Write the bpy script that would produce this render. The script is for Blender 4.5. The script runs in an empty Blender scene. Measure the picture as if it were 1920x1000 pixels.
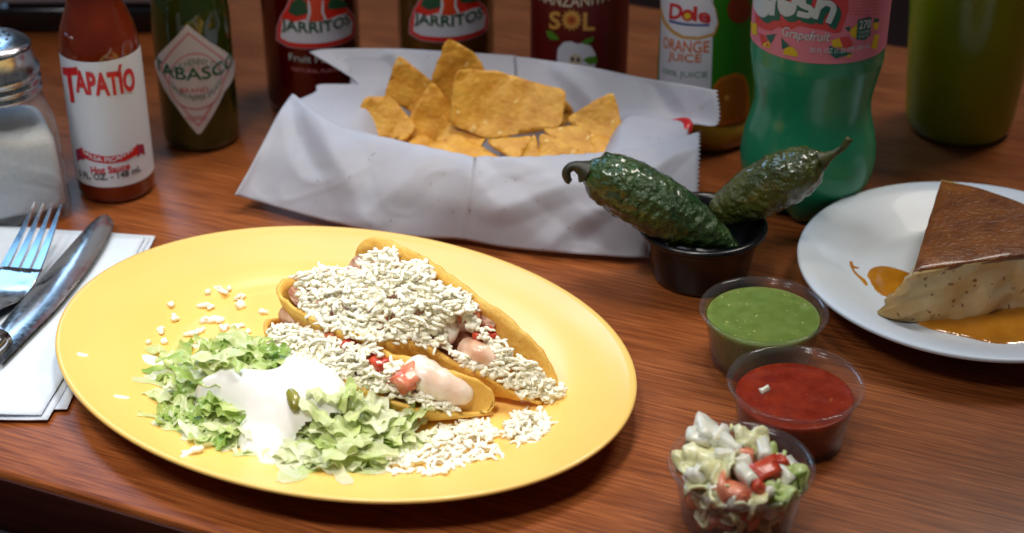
import bpy, bmesh, math, random
import numpy as np
from mathutils import Vector, Matrix, noise

random.seed(7)
RNG = np.random.default_rng(11)
R = math.radians
scene = bpy.context.scene
COL = scene.collection

# ------------------------------------------------------------------ camera
FPX, PITCH, CAM_H = 3340.0, R(30.4), 0.491
cd = bpy.data.cameras.new('camera')
cam = bpy.data.objects.new('camera', cd)
COL.objects.link(cam)
cam.location = (0, 0, CAM_H)
cam.rotation_euler = (math.pi / 2 - PITCH, 0, 0)
cd.sensor_width = 36.0
cd.lens = FPX / 1920 * 36
cd.clip_start, cd.clip_end = 0.01, 50
cd.dof.use_dof = True
cd.dof.focus_distance = 0.865
cd.dof.aperture_fstop = 7.5
scene.camera = cam

# ------------------------------------------------------------------ light
world = bpy.data.worlds.new('World')
scene.world = world
world.use_nodes = True
bg = world.node_tree.nodes['Background']
bg.inputs[0].default_value = (0.75, 0.85, 1.0, 1)
bg.inputs[1].default_value = 0.055


def lamp(name, kind, loc, target, power, color, size=0.3, size_y=None, spot=None, blend=1.0):
    ld = bpy.data.lights.new(name, kind)
    ld.energy = power
    ld.color = color
    if kind == 'AREA':
        ld.shape = 'RECTANGLE' if size_y else 'DISK'
        ld.size = size
        if size_y:
            ld.size_y = size_y
    if kind == 'SPOT':
        ld.shadow_soft_size = size
        ld.spot_size = spot
        ld.spot_blend = blend
    o = bpy.data.objects.new(name, ld)
    COL.objects.link(o)
    o.location = loc
    o.rotation_euler = (Vector(target) - Vector(loc)).to_track_quat('-Z', 'Y').to_euler()
    return o


lamp('platter_boost_spot', 'SPOT', (0.04, 0.98, 1.35), (-0.125, 0.70, 0.0), 50, (1.0, 0.95, 0.87), size=0.14, spot=R(27), blend=0.9)  # added spot that brightens the platter, not a known lamp
lamp('front_fill_spot', 'SPOT', (-0.28, 0.22, 1.30), (-0.115, 0.72, 0.0), 47, (1.0, 0.95, 0.86), size=0.14, spot=R(25), blend=0.9)  # added fill from the camera side, lifts the food's front
lamp('ceiling_lamp', 'AREA', (0.75, 1.35, 1.5), (0.1, 0.85, 0), 11, (1.0, 0.93, 0.84), size=0.45)
lamp('window_light', 'AREA', (-0.95, 2.6, 1.5), (-0.2, 0.85, 0), 10, (0.42, 0.68, 1.0), size=0.8, size_y=0.8)
lamp('fork_reflection_panel', 'AREA', (-0.54, 1.66, 1.25), (-0.26, 0.85, 0), 3.2, (0.22, 0.55, 1.0), size=0.5, size_y=0.45)  # added blue panel, placed for the fork tines to reflect
lamp('front_left_fill', 'AREA', (-0.9, 0.2, 1.6), (-0.1, 0.8, 0), 7, (0.98, 0.97, 1.0), size=0.35)  # added soft fill from front left, no known fixture

scene.view_settings.view_transform = 'Standard'
scene.view_settings.look = 'None'
scene.view_settings.exposure = 0
scene.view_settings.gamma = 1
scene.view_settings.use_curve_mapping = False
scene.render.engine = 'CYCLES'
scene.cycles.use_denoising = True
scene.cycles.max_bounces = 12
scene.cycles.diffuse_bounces = 8
scene.cycles.transparent_max_bounces = 16
scene.cycles.caustics_reflective = False
scene.cycles.caustics_refractive = False
scene.cycles.sample_clamp_indirect = 4.0

# ------------------------------------------------------------------ measuring
# photo position (1920 x 1000) + a known height, or a known distance -> point in the room
_F = np.array([0, math.cos(PITCH), -math.sin(PITCH)])
_D = np.array([0, -math.sin(PITCH), -math.cos(PITCH)])
_C = np.array([0, 0, CAM_H])


def _ray(px, py):
    d = (py - 500) / FPX * _D + _F
    d[0] += (px - 960) / FPX
    return d


def at(px, py, h=0.0):
    d = _ray(px, py)
    return Vector(_C + (h - CAM_H) / d[2] * d)


def aty(px, py, y):
    d = _ray(px, py)
    return Vector(_C + y / d[1] * d)


def proj(p):
    d = np.asarray(p, float) - _C
    z = d @ _F
    return 960 + FPX * d[..., 0] / z, 500 + FPX * (d @ _D) / z


def on_cyl(px, py, b, r):
    """photo position -> (arc length from the side facing the camera, height) on a bottle at b, radius r"""
    d = _ray(px, py)
    ox, oy = -b[0], -b[1]
    A = d[0] ** 2 + d[1] ** 2
    B = 2 * (ox * d[0] + oy * d[1])
    C2 = ox * ox + oy * oy - r * r
    disc = max(B * B - 4 * A * C2, 0)
    t = (-B - math.sqrt(disc)) / (2 * A)
    p = _C + t * d
    a = math.atan2(p[0] - b[0], -(p[1] - b[1])) - math.atan2(-b[0], b[1])
    a = (a + math.pi) % (2 * math.pi) - math.pi
    return a * r, p[2]


# ------------------------------------------------------------------ materials
def S(r, g, b):
    f = lambda c: c / 12.92 if c <= 0.04045 else ((c + 0.055) / 1.055) ** 2.4
    return (f(r / 255), f(g / 255), f(b / 255))


def mat(name, c1, c2=None, scale=60, rough=0.5, bump=0.0, bscale=200, sss=0.0, srad=(1, .6, .4), sscale=0.003,
        coat=0.0, metal=0.0, spec=0.5, detail=4, stretch=None, lo=0.35, hi=0.65, spots=None, transl=0.0, trans=0.0,
        bdist=0.001, rough2=None, spots2=None):
    m = bpy.data.materials.new(name)
    m.use_nodes = True
    nt = m.node_tree
    N, L = nt.nodes, nt.links
    b = N['Principled BSDF']
    b.inputs['Base Color'].default_value = (*c1, 1)
    b.inputs['Roughness'].default_value = rough
    b.inputs['Metallic'].default_value = metal
    b.inputs['Specular IOR Level'].default_value = spec
    b.inputs['Coat Weight'].default_value = coat
    b.inputs['Coat Roughness'].default_value = 0.05
    b.inputs['Transmission Weight'].default_value = trans
    if sss:
        b.inputs['Subsurface Weight'].default_value = sss
        b.inputs['Subsurface Radius'].default_value = srad
        b.inputs['Subsurface Scale'].default_value = sscale
    tc = N.new('ShaderNodeTexCoord')
    vec = tc.outputs['Object']
    if stretch:
        mp = N.new('ShaderNodeMapping')
        mp.inputs['Scale'].default_value = stretch
        L.new(vec, mp.inputs[0])
        vec = mp.outputs[0]
    col = None
    if c2 is not None:
        n = N.new('ShaderNodeTexNoise')
        n.inputs['Scale'].default_value = scale
        n.inputs['Detail'].default_value = detail
        L.new(vec, n.inputs['Vector'])
        r = N.new('ShaderNodeValToRGB')
        r.color_ramp.elements[0].position, r.color_ramp.elements[1].position = lo, hi
        r.color_ramp.elements[0].color = (*c1, 1)
        r.color_ramp.elements[1].color = (*c2, 1)
        L.new(n.outputs['Fac'], r.inputs[0])
        col = r.outputs[0]
        if rough2 is not None:
            rr = N.new('ShaderNodeMapRange')
            rr.inputs['From Min'].default_value = lo
            rr.inputs['From Max'].default_value = hi
            rr.inputs['To Min'].default_value = rough
            rr.inputs['To Max'].default_value = rough2
            L.new(n.outputs['Fac'], rr.inputs[0])
            L.new(rr.outputs[0], b.inputs['Roughness'])
    for sp in (spots, spots2):
        if not sp:
            continue
        sc_, size, colr = sp
        v = N.new('ShaderNodeTexVoronoi')
        v.inputs['Scale'].default_value = sc_
        wv = N.new('ShaderNodeTexNoise')
        wv.inputs['Scale'].default_value = sc_ * .9
        L.new(tc.outputs['Object'], wv.inputs['Vector'])
        ws = N.new('ShaderNodeVectorMath')
        ws.operation = 'SCALE'
        ws.inputs['Scale'].default_value = 1.6 / sc_
        L.new(wv.outputs['Color'], ws.inputs[0])
        wa = N.new('ShaderNodeVectorMath')
        L.new(tc.outputs['Object'], wa.inputs[0])
        L.new(ws.outputs[0], wa.inputs[1])
        L.new(wa.outputs[0], v.inputs['Vector'])
        lt = N.new('ShaderNodeMapRange')
        lt.inputs['From Min'].default_value = size * 0.7
        lt.inputs['From Max'].default_value = size
        lt.inputs['To Min'].default_value = 1
        lt.inputs['To Max'].default_value = 0
        L.new(v.outputs['Distance'], lt.inputs[0])
        # only some of the cells carry a spot
        wn = N.new('ShaderNodeSeparateColor')
        L.new(v.outputs['Color'], wn.inputs[0])
        gt = N.new('ShaderNodeMath')
        gt.operation = 'GREATER_THAN'
        gt.inputs[1].default_value = 0.55
        L.new(wn.outputs[0], gt.inputs[0])
        mu = N.new('ShaderNodeMath')
        mu.operation = 'MULTIPLY'
        L.new(lt.outputs[0], mu.inputs[0])
        L.new(gt.outputs[0], mu.inputs[1])
        mx = N.new('ShaderNodeMixRGB')
        L.new(mu.outputs[0], mx.inputs[0])
        if col:
            L.new(col, mx.inputs[1])
        else:
            mx.inputs[1].default_value = (*c1, 1)
        mx.inputs[2].default_value = (*colr, 1)
        col = mx.outputs[0]
    if col:
        L.new(col, b.inputs['Base Color'])
    if bump:
        n2 = N.new('ShaderNodeTexNoise')
        n2.inputs['Scale'].default_value = bscale
        n2.inputs['Detail'].default_value = 5
        L.new(vec, n2.inputs['Vector'])
        bn = N.new('ShaderNodeBump')
        bn.inputs['Strength'].default_value = bump
        bn.inputs['Distance'].default_value = bdist
        L.new(n2.outputs['Fac'], bn.inputs['Height'])
        L.new(bn.outputs[0], b.inputs['Normal'])
    if transl:
        t = N.new('ShaderNodeBsdfTranslucent')
        if col:
            L.new(col, t.inputs[0])
        else:
            t.inputs[0].default_value = (*c1, 1)
        ms = N.new('ShaderNodeMixShader')
        ms.inputs[0].default_value = transl
        L.new(b.outputs[0], ms.inputs[1])
        L.new(t.outputs[0], ms.inputs[2])
        L.new(ms.outputs[0], N['Material Output'].inputs[0])
    return m


def clear_mat(name, tint=(.94, .94, .96), base=0.018, power=0.42, haze=0.02):
    """thin clear plastic or glass: see-through, glossy towards its edges, a little milky"""
    m = bpy.data.materials.new(name)
    m.use_nodes = True
    nt = m.node_tree
    N, L = nt.nodes, nt.links
    N.remove(N['Principled BSDF'])
    tr = N.new('ShaderNodeBsdfTransparent')
    tr.inputs[0].default_value = (*tint, 1)
    df = N.new('ShaderNodeBsdfDiffuse')
    df.inputs[0].default_value = (.8, .8, .82, 1)
    gl = N.new('ShaderNodeBsdfGlossy')
    gl.inputs['Roughness'].default_value = 0.09
    lw = N.new('ShaderNodeLayerWeight')
    lw.inputs[0].default_value = 0.5
    ad = N.new('ShaderNodeMath')
    ad.inputs[1].default_value = base
    ad.use_clamp = True
    pw = N.new('ShaderNodeMath')
    pw.operation = 'POWER'
    pw.inputs[1].default_value = 3.0
    L.new(lw.outputs['Facing'], pw.inputs[0])
    sc_ = N.new('ShaderNodeMath')
    sc_.operation = 'MULTIPLY'
    sc_.inputs[1].default_value = power
    L.new(pw.outputs[0], sc_.inputs[0])
    L.new(sc_.outputs[0], ad.inputs[0])
    m1 = N.new('ShaderNodeMixShader')
    m1.inputs[0].default_value = haze
    L.new(tr.outputs[0], m1.inputs[1])
    L.new(df.outputs[0], m1.inputs[2])
    m2 = N.new('ShaderNodeMixShader')
    L.new(ad.outputs[0], m2.inputs[0])
    L.new(m1.outputs[0], m2.inputs[1])
    L.new(gl.outputs[0], m2.inputs[2])
    L.new(m2.outputs[0], N['Material Output'].inputs[0])
    return m


def wood_mat():
    m = bpy.data.materials.new('table_laminate')
    m.use_nodes = True
    nt = m.node_tree
    N, L = nt.nodes, nt.links
    b = N['Principled BSDF']
    tc = N.new('ShaderNodeTexCoord')

    def nz(sc, scale, detail, dist=0.0):
        mp = N.new('ShaderNodeMapping')
        mp.inputs['Scale'].default_value = sc
        L.new(tc.outputs['Object'], mp.inputs[0])
        n = N.new('ShaderNodeTexNoise')
        n.inputs['Scale'].default_value = scale
        n.inputs['Detail'].default_value = detail
        n.inputs['Distortion'].default_value = dist
        L.new(mp.outputs[0], n.inputs['Vector'])
        return n.outputs['Fac']
    a = nz((1.1, 14, 14), 3.0, 5, .3)
    f = nz((6, 150, 150), 4.0, 3)
    p = nz((14, 420, 420), 3.0, 2)
    r1 = N.new('ShaderNodeValToRGB')
    r1.color_ramp.elements[0].position, r1.color_ramp.elements[1].position = .3, .72
    r1.color_ramp.elements[0].color = (.24, .067, .017, 1)
    r1.color_ramp.elements[1].color = (.36, .112, .032, 1)
    L.new(a, r1.inputs[0])
    r2 = N.new('ShaderNodeValToRGB')
    r2.color_ramp.elements[0].position, r2.color_ramp.elements[1].position = .36, .62
    r2.color_ramp.elements[0].color = (.52, .44, .38, 1)
    r2.color_ramp.elements[1].color = (1.12, 1.12, 1.12, 1)
    L.new(f, r2.inputs[0])
    r3 = N.new('ShaderNodeValToRGB')
    r3.color_ramp.elements[0].position, r3.color_ramp.elements[1].position = .33, .5
    r3.color_ramp.elements[0].color = (.6, .5, .45, 1)
    r3.color_ramp.elements[1].color = (1, 1, 1, 1)
    L.new(p, r3.inputs[0])
    x1 = N.new('ShaderNodeMixRGB')
    x1.blend_type = 'MULTIPLY'
    x1.inputs[0].default_value = .8
    L.new(r1.outputs[0], x1.inputs[1])
    L.new(r2.outputs[0], x1.inputs[2])
    x2 = N.new('ShaderNodeMixRGB')
    x2.blend_type = 'MULTIPLY'
    x2.inputs[0].default_value = .85
    L.new(x1.outputs[0], x2.inputs[1])
    L.new(r3.outputs[0], x2.inputs[2])
    L.new(x2.outputs[0], b.inputs['Base Color'])
    sm = N.new('ShaderNodeTexNoise')
    sm.inputs['Scale'].default_value = 9
    sm.inputs['Detail'].default_value = 6
    L.new(tc.outputs['Object'], sm.inputs['Vector'])
    rr = N.new('ShaderNodeMapRange')
    rr.inputs['From Min'].default_value = .3
    rr.inputs['From Max'].default_value = .7
    rr.inputs['To Min'].default_value = .24
    rr.inputs['To Max'].default_value = .42
    L.new(sm.outputs['Fac'], rr.inputs[0])
    L.new(rr.outputs[0], b.inputs['Roughness'])
    b.inputs['Specular IOR Level'].default_value = 0.26
    bn = N.new('ShaderNodeBump')
    bn.inputs['Strength'].default_value = .12
    bn.inputs['Distance'].default_value = .0004
    L.new(f, bn.inputs['Height'])
    L.new(bn.outputs[0], b.inputs['Normal'])
    return m


WHITE = (.78, .79, .8)
M = {}
M['wood'] = wood_mat()
M['floor'] = mat('dark_floor', (.02, .003, .002), (.045, .008, .004), scale=4, stretch=(2, 22, 1), rough=.6)
M['yellow'] = mat('yellow_melamine', (.87, .555, .15), (.89, .575, .16), scale=25, rough=.26, coat=.1, bump=.02, bscale=500)
M['china'] = mat('white_china', (.66, .73, .80), (.70, .76, .82), scale=30, rough=.38, coat=.08)
M['shell'] = mat('fried_corn_shell', (.84, .46, .075), (.95, .64, .15), scale=130, rough=.5, bump=.5, bscale=420, bdist=.0012, lo=.3, hi=.7, spots=(420, .16, (.35, .12, .015)), transl=.12)
M['chip'] = mat('tortilla_chip', (.62, .26, .016), (.80, .43, .055), scale=110, rough=.5, bump=.6, bscale=330, bdist=.0015, lo=.34, hi=.68, spots=(120, .24, (.86, .55, .16)), spots2=(90, .06, (.12, .05, .015)))
M['cheese'] = mat('white_cheese', (.91, .87, .69), (.93, .91, .80), scale=220, rough=.55, bump=.1, bscale=900, spec=.3)
M['cream'] = mat('sour_cream', (.88, .88, .87), rough=.22, sss=.3, sscale=.003, srad=(1, .9, .8), coat=.25, bump=.12, bscale=90, bdist=.002)
M['shrimp'] = mat('cooked_shrimp', (.82, .60, .47), (.88, .79, .70), scale=110, rough=.25, sss=.3, sscale=.004, srad=(1, .5, .3), coat=.3, bump=.15, bscale=350, lo=.36, hi=.6)
M['shrimp_dark'] = mat('seared_shrimp', (.66, .34, .20), (.80, .58, .44), scale=110, rough=.3, sss=.2, sscale=.003, coat=.2, bump=.2, bscale=350)
M['filling'] = mat('taco_filling', (.30, .075, .03), (.72, .48, .34), scale=170, rough=.4, bump=.6, bscale=260, bdist=.003, coat=.2)
M['tomato'] = mat('tomato', (.42, .025, .010), (.60, .09, .035), scale=160, rough=.3, sss=.25, sscale=.003, srad=(1, .3, .2), coat=.1, bump=.2, bscale=300)
M['tomato_pale'] = mat('pale_tomato', (.62, .13, .06), (.75, .30, .18), scale=160, rough=.25, sss=.25, sscale=.003, srad=(1, .3, .2), coat=.3, bump=.2, bscale=300)
for i, (a, b2) in enumerate([((.20, .36, .05), (.48, .62, .18)), ((.46, .60, .17), (.70, .77, .36)), ((.62, .72, .30), (.80, .83, .54)), ((.76, .80, .55), (.85, .86, .68)), ((.30, .48, .09), (.62, .72, .28))]):
    M['lettuce%d' % i] = mat('lettuce_tone', a, b2, scale=75, rough=.30, bump=.5, bscale=260, transl=.3, coat=.15)
M['olive_veg'] = mat('pickled_pepper', (.16, .16, .02), (.30, .28, .05), scale=120, rough=.25, sss=.2, sscale=.003, coat=.3)
M['paper'] = mat('deli_paper', (.68, .70, .79), (.73, .75, .83), scale=40, rough=.42, bump=.10, bscale=60, bdist=.002, transl=.45, spec=.4, spots=(150, .13, (.50, .50, .53)))
M['red_plastic'] = mat('red_plastic', (.55, .01, .015), rough=.3)
M['black_plastic'] = mat('black_plastic', (.006, .006, .008), rough=.24, spec=.5)
M['jal_dark'] = mat('blistered_green_skin', (.008, .032, .005), (.030, .072, .010), scale=60, rough=.15, bump=1.0, bscale=230, bdist=.004, coat=.7)
M['jal_olive'] = mat('blistered_olive_skin', (.032, .050, .004), (.095, .105, .010), scale=60, rough=.16, bump=1.0, bscale=240, bdist=.004, coat=.7)
M['stem_dark'] = mat('dark_stem', (.012, .012, .006), (.03, .03, .01), scale=200, rough=.5)
M['stem_green'] = mat('olive_stem', (.035, .04, .008), (.09, .09, .02), scale=200, rough=.5)
M['cup'] = clear_mat('clear_cup')
M['glass'] = clear_mat('clear_glass', tint=(.93, .95, .96), base=.07, power=.6, haze=.10)
M['salsa_green'] = mat('green_salsa', (.12, .185, .03), (.16, .23, .05), scale=160, rough=.28, sss=.7, sscale=.012, spec=.3, bump=.25, bscale=260, spots=(320, .22, (.44, .46, .14)), coat=.2)
M['salsa_red'] = mat('red_salsa', (.17, .009, .002), (.25, .022, .005), scale=150, rough=.32, sss=.7, sscale=.012, spec=.2, bump=.3, bscale=240, spots=(170, .16, (.36, .08, .02)), coat=.05)
M['onion'] = mat('chopped_onion', (.66, .64, .52), (.80, .79, .70), scale=140, rough=.25, sss=.35, sscale=.003, coat=.2)
M['cabbage'] = mat('chopped_cabbage', (.62, .60, .30), (.76, .74, .50), scale=140, rough=.3, sss=.25, sscale=.003, coat=.15)
M['custard'] = mat('custard', (.62, .37, .125), (.72, .50, .22), scale=60, rough=.35, sss=.3, sscale=.005, srad=(1, .7, .4), bump=.35, bscale=220, bdist=.0015, spots=(230, .26, (.28, .11, .025)), spots2=(120, .22, (.44, .24, .08)), coat=.15)
M['caramel_top'] = mat('caramel_top', (.14, .034, .005), (.33, .105, .017), scale=75, rough=.36, bump=.8, bscale=420, bdist=.0014, coat=.3, lo=.3, hi=.72, detail=8, spots=(190, .16, (.42, .19, .05)))
M['caramel'] = mat('caramel_sauce', (.42, .15, .008), (.55, .22, .015), scale=60, rough=.08, coat=.6)
M['caramel_dark'] = mat('dark_caramel', (.13, .03, .004), (.22, .07, .008), scale=160, rough=.12, coat=.6)
M['napkin'] = mat('paper_napkin', (.66, .75, .86), (.71, .78, .88), scale=60, rough=.9, bump=.4, bscale=700, bdist=.0006, spec=.1)
M['steel'] = mat('stainless_steel', (.62, .62, .63), (.70, .70, .71), scale=300, rough=.13, rough2=.2, metal=1, stretch=(1, 1, 1))
M['cap_metal'] = mat('shaker_cap_metal', (.48, .48, .5), (.60, .60, .62), scale=90, rough=.2, rough2=.34, metal=1)
M['hole'] = mat('cap_hole', (.01, .01, .01), rough=.6)
M['salt'] = mat('salt', (.66, .68, .70), (.74, .75, .77), scale=400, rough=.85, bump=.2, bscale=1500)
M['hot_sauce'] = mat('hot_sauce_glass', (.13, .014, .004), (.18, .022, .005), scale=60, rough=.06, coat=.6, sss=.2, sscale=.004)
M['pepper_sauce'] = mat('green_sauce_glass', (.016, .028, .002), (.025, .042, .003), scale=40, rough=.06, coat=.6)
M['red_soda'] = mat('red_soda_glass', (.075, .001, .002), rough=.07, coat=.5)
M['amber_soda'] = mat('amber_soda_glass', (.085, .040, .008), (.11, .052, .010), scale=30, rough=.07, coat=.5)
M['red_label_body'] = mat('red_bottle', (.10, .002, .002), rough=.10, coat=.4)
M['juice'] = mat('juice_plastic', (.28, .15, .015), (.36, .20, .02), scale=40, rough=.12, coat=.4)
M['green_soda'] = mat('green_soda_plastic', (.020, .29, .14), rough=.22, coat=.1, sss=.5, sscale=.012, srad=(.4, 1, .7))
M['lime_drink'] = mat('lime_drink_plastic', (.19, .25, .004), (.22, .28, .006), scale=20, rough=.25, coat=.1, sss=.3, sscale=.01, srad=(.7, 1, .2))
M['grey_panel'] = mat('grey_panel', (.36, .38, .44), rough=.5)


def ink(name, c, rough=.45):
    if name not in M:
        M[name] = mat(name, c, rough=rough)
    return M[name]


INK = {'white': (.70, .75, .83), 'red': (.58, .012, .016), 'green': (.010, .13, .07), 'dark': (.03, .04, .05), 'pink': (.72, .22, .30), 'coral': (.62, .06, .07), 'yellow': (.72, .52, .02),
       'teal': (.005, .13, .10), 'orange': (.72, .17, .02), 'label_green': (.02, .20, .005), 'gold': (.62, .34, .07), 'blue': (.02, .08, .30), 'rose': (.60, .22, .24), 'leaf': (.08, .26, .02), 'cream': (.66, .58, .45), 'mint': (.50, .62, .58), 'jar_red': (.75, .02, .01), 'jar_green': (.004, .08, .03), 'fruit': (.62, .16, .01), 'wine': (.30, .02, .06)}


def I(k):
    return ink('ink_' + k, INK[k])


# ------------------------------------------------------------------ objects
def tag(o, label=None, cat=None, group=None, kind=None):
    if label:
        o['label'] = label
    if cat:
        o['category'] = cat
    if group:
        o['group'] = group
    if kind:
        o['kind'] = kind
    return o


def thing(name, label, cat, loc, group=None):
    o = bpy.data.objects.new(name, None)
    o.empty_display_size = .02
    COL.objects.link(o)
    o.location = loc
    return tag(o, label, cat, group)


def root_loc(o):
    v = Vector((0, 0, 0))
    while o is not None:
        v += o.location
        o = o.parent
    return v


def obj(name, me, m, parent=None, smooth=True, world=True, origin=None, kind=None):
    """link one mesh; world=True means its vertices are in room coordinates"""
    if isinstance(me, bmesh.types.BMesh):
        bm = me
        me = bpy.data.meshes.new(name)
        bm.to_mesh(me)
        bm.free()
    o = bpy.data.objects.new(name, me)
    COL.objects.link(o)
    off = root_loc(parent) if parent else Vector(origin or (0, 0, 0))
    if parent:
        o.parent = parent
    elif origin:
        o.location = origin
    if world:
        me.transform(Matrix.Translation(-off))
    if isinstance(m, (list, tuple)):
        for k in m:
            me.materials.append(k)
    else:
        me.materials.append(m)
    if smooth:
        me.polygons.foreach_set('use_smooth', [True] * len(me.polygons))
    if kind:
        o['kind'] = kind
    return o


def mesh(verts, faces):
    me = bpy.data.meshes.new('mesh')
    me.from_pydata([tuple(v) for v in verts], [], [tuple(f) for f in faces])
    me.validate()
    me.update()
    return me


def fix_normals(me):
    bm = bmesh.new()
    bm.from_mesh(me)
    bmesh.ops.recalc_face_normals(bm, faces=bm.faces)
    bm.to_mesh(me)
    bm.free()
    return me


def auto(o, ang=35):
    """smooth shading with sharp edges kept"""
    me = o.data
    bm = bmesh.new()
    bm.from_mesh(me)
    for e in bm.edges:
        e.smooth = not (len(e.link_faces) == 2 and e.calc_face_angle(0) > R(ang))
    bm.to_mesh(me)
    bm.free()
    return o


def lathe(profile, seg=48, c=(0, 0, 0), sx=1.0, sy=1.0, rot=0.0, rmod=None):
    """profile [(r, z)...] bottom to top (or round a closed wall); r = 0 closes with a point"""
    V, Fc = [], []
    rings = []
    cr, sr = math.cos(rot), math.sin(rot)
    for r, z in profile:
        if r < 1e-6:
            rings.append([len(V)])
            V.append((c[0], c[1], c[2] + z))
        else:
            ring = []
            for k in range(seg):
                a = 2 * math.pi * k / seg
                rr = r * (rmod(z, a) if rmod else 1)
                x, y = rr * math.cos(a) * sx, rr * math.sin(a) * sy
                ring.append(len(V))
                V.append((c[0] + x * cr - y * sr, c[1] + x * sr + y * cr, c[2] + z))
            rings.append(ring)
    for A, B in zip(rings, rings[1:]):
        if len(A) == 1 and len(B) == 1:
            continue
        for k in range(seg):
            j = (k + 1) % seg
            if len(A) == 1:
                Fc.append((A[0], B[j], B[k]))
            elif len(B) == 1:
                Fc.append((A[k], A[j], B[0]))
            else:
                Fc.append((A[k], A[j], B[j], B[k]))
    return fix_normals(mesh(V, Fc))


def smooth_prof(pts, n=6):
    """Catmull-Rom through (r, z) points"""
    P = [np.array(p, float) for p in pts]
    out = []
    for i in range(len(P) - 1):
        p0, p1, p2, p3 = P[max(i - 1, 0)], P[i], P[i + 1], P[min(i + 2, len(P) - 1)]
        for k in range(n):
            t = k / n
            out.append(.5 * (2 * p1 + (p2 - p0) * t + (2 * p0 - 5 * p1 + 4 * p2 - p3) * t * t + (3 * p1 - p0 - 3 * p2 + p3) * t ** 3))
    out.append(P[-1])
    return out


def spline(pts, n):
    """n points evenly spaced by length along a Catmull-Rom through pts (any dimension)"""
    q = np.array(smooth_prof(pts, 12))
    d = np.r_[0, np.cumsum(np.linalg.norm(np.diff(q, axis=0), axis=1))]
    u = np.linspace(0, d[-1], n)
    return np.stack([np.interp(u, d, q[:, k]) for k in range(q.shape[1])], 1)


def tube(path, radii, seg=12, cap=True):
    """tapered round tube along 3-D points"""
    P = [Vector(p) for p in path]
    V, Fc = [], []
    up = Vector((0, 0, 1))
    prev = None
    for i, p in enumerate(P):
        t = (P[min(i + 1, len(P) - 1)] - P[max(i - 1, 0)]).normalized()
        if prev is None:
            a = t.cross(up)
            if a.length < .1:
                a = t.cross(Vector((1, 0, 0)))
        else:
            a = prev - t * prev.dot(t)
        a.normalize()
        prev = a
        b = t.cross(a)
        for k in range(seg):
            w = 2 * math.pi * k / seg
            V.append(p + (a * math.cos(w) + b * math.sin(w)) * radii[i])
    n = len(P)
    for i in range(n - 1):
        for k in range(seg):
            j = (k + 1) % seg
            Fc.append((i * seg + k, i * seg + j, (i + 1) * seg + j, (i + 1) * seg + k))
    if cap:
        Fc.append(tuple(range(seg)))
        Fc.append(tuple((n - 1) * seg + k for k in range(seg)))
    return fix_normals(mesh(V, Fc))


def box_bm(x0, x1, y0, y1, z0, z1, bevel=0.0, seg=2):
    bm = bmesh.new()
    bmesh.ops.create_cube(bm, size=1)
    for v in bm.verts:
        v.co = Vector((x0 + (v.co.x + .5) * (x1 - x0), y0 + (v.co.y + .5) * (y1 - y0), z0 + (v.co.z + .5) * (z1 - z0)))
    if bevel:
        bmesh.ops.bevel(bm, geom=list(bm.edges), offset=bevel, segments=seg, affect='EDGES', profile=.5)
    return bm


def solid(me, th, offset=0.0):
    """give a sheet real thickness"""
    o = bpy.data.objects.new('t', me)
    COL.objects.link(o)
    md = o.modifiers.new('s', 'SOLIDIFY')
    md.thickness = th
    md.offset = offset
    dg = bpy.context.evaluated_depsgraph_get()
    out = bpy.data.meshes.new_from_object(o.evaluated_get(dg))
    bpy.data.objects.remove(o)
    return out


def nz(p, s, seed=0.0):
    return noise.noise(Vector(p) * s + Vector((seed, seed * 1.7, seed * .3)))


# ---- flat prints wrapped round bottles
def text_bm(txt, w, h, cx, cy, bold=0.0, shear=0.0, arc=0.0, slope=0.0):
    cu = bpy.data.curves.new('t', 'FONT')
    cu.body = txt
    cu.size = 1
    cu.offset = bold
    cu.shear = shear
    cu.resolution_u = 3
    o = bpy.data.objects.new('t', cu)
    COL.objects.link(o)
    dg = bpy.context.evaluated_depsgraph_get()
    me = bpy.data.meshes.new_from_object(o.evaluated_get(dg))
    bpy.data.objects.remove(o)
    bm = bmesh.new()
    bm.from_mesh(me)
    xs = [v.co.x for v in bm.verts]
    ys = [v.co.y for v in bm.verts]
    x0, x1, y0, y1 = min(xs), max(xs), min(ys), max(ys)
    for v in bm.verts:
        u = (v.co.x - x0) / (x1 - x0) - .5
        q = (v.co.y - y0) / (y1 - y0) - .5
        v.co = Vector((cx + u * w, cy + q * h + arc * (u * u * 4) + slope * u, 0))
    return bm


def poly_bm(pts):
    bm = bmesh.new()
    vs = [bm.verts.new((p[0], p[1], 0)) for p in pts]
    bm.faces.new(vs)
    bmesh.ops.triangulate(bm, faces=bm.faces)
    return bm


def ring_pts(cx, cy, rx, ry, n=28, a0=0.0, a1=2 * math.pi):
    return [(cx + rx * math.cos(a0 + (a1 - a0) * k / n), cy + ry * math.sin(a0 + (a1 - a0) * k / n)) for k in range(n)]


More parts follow.
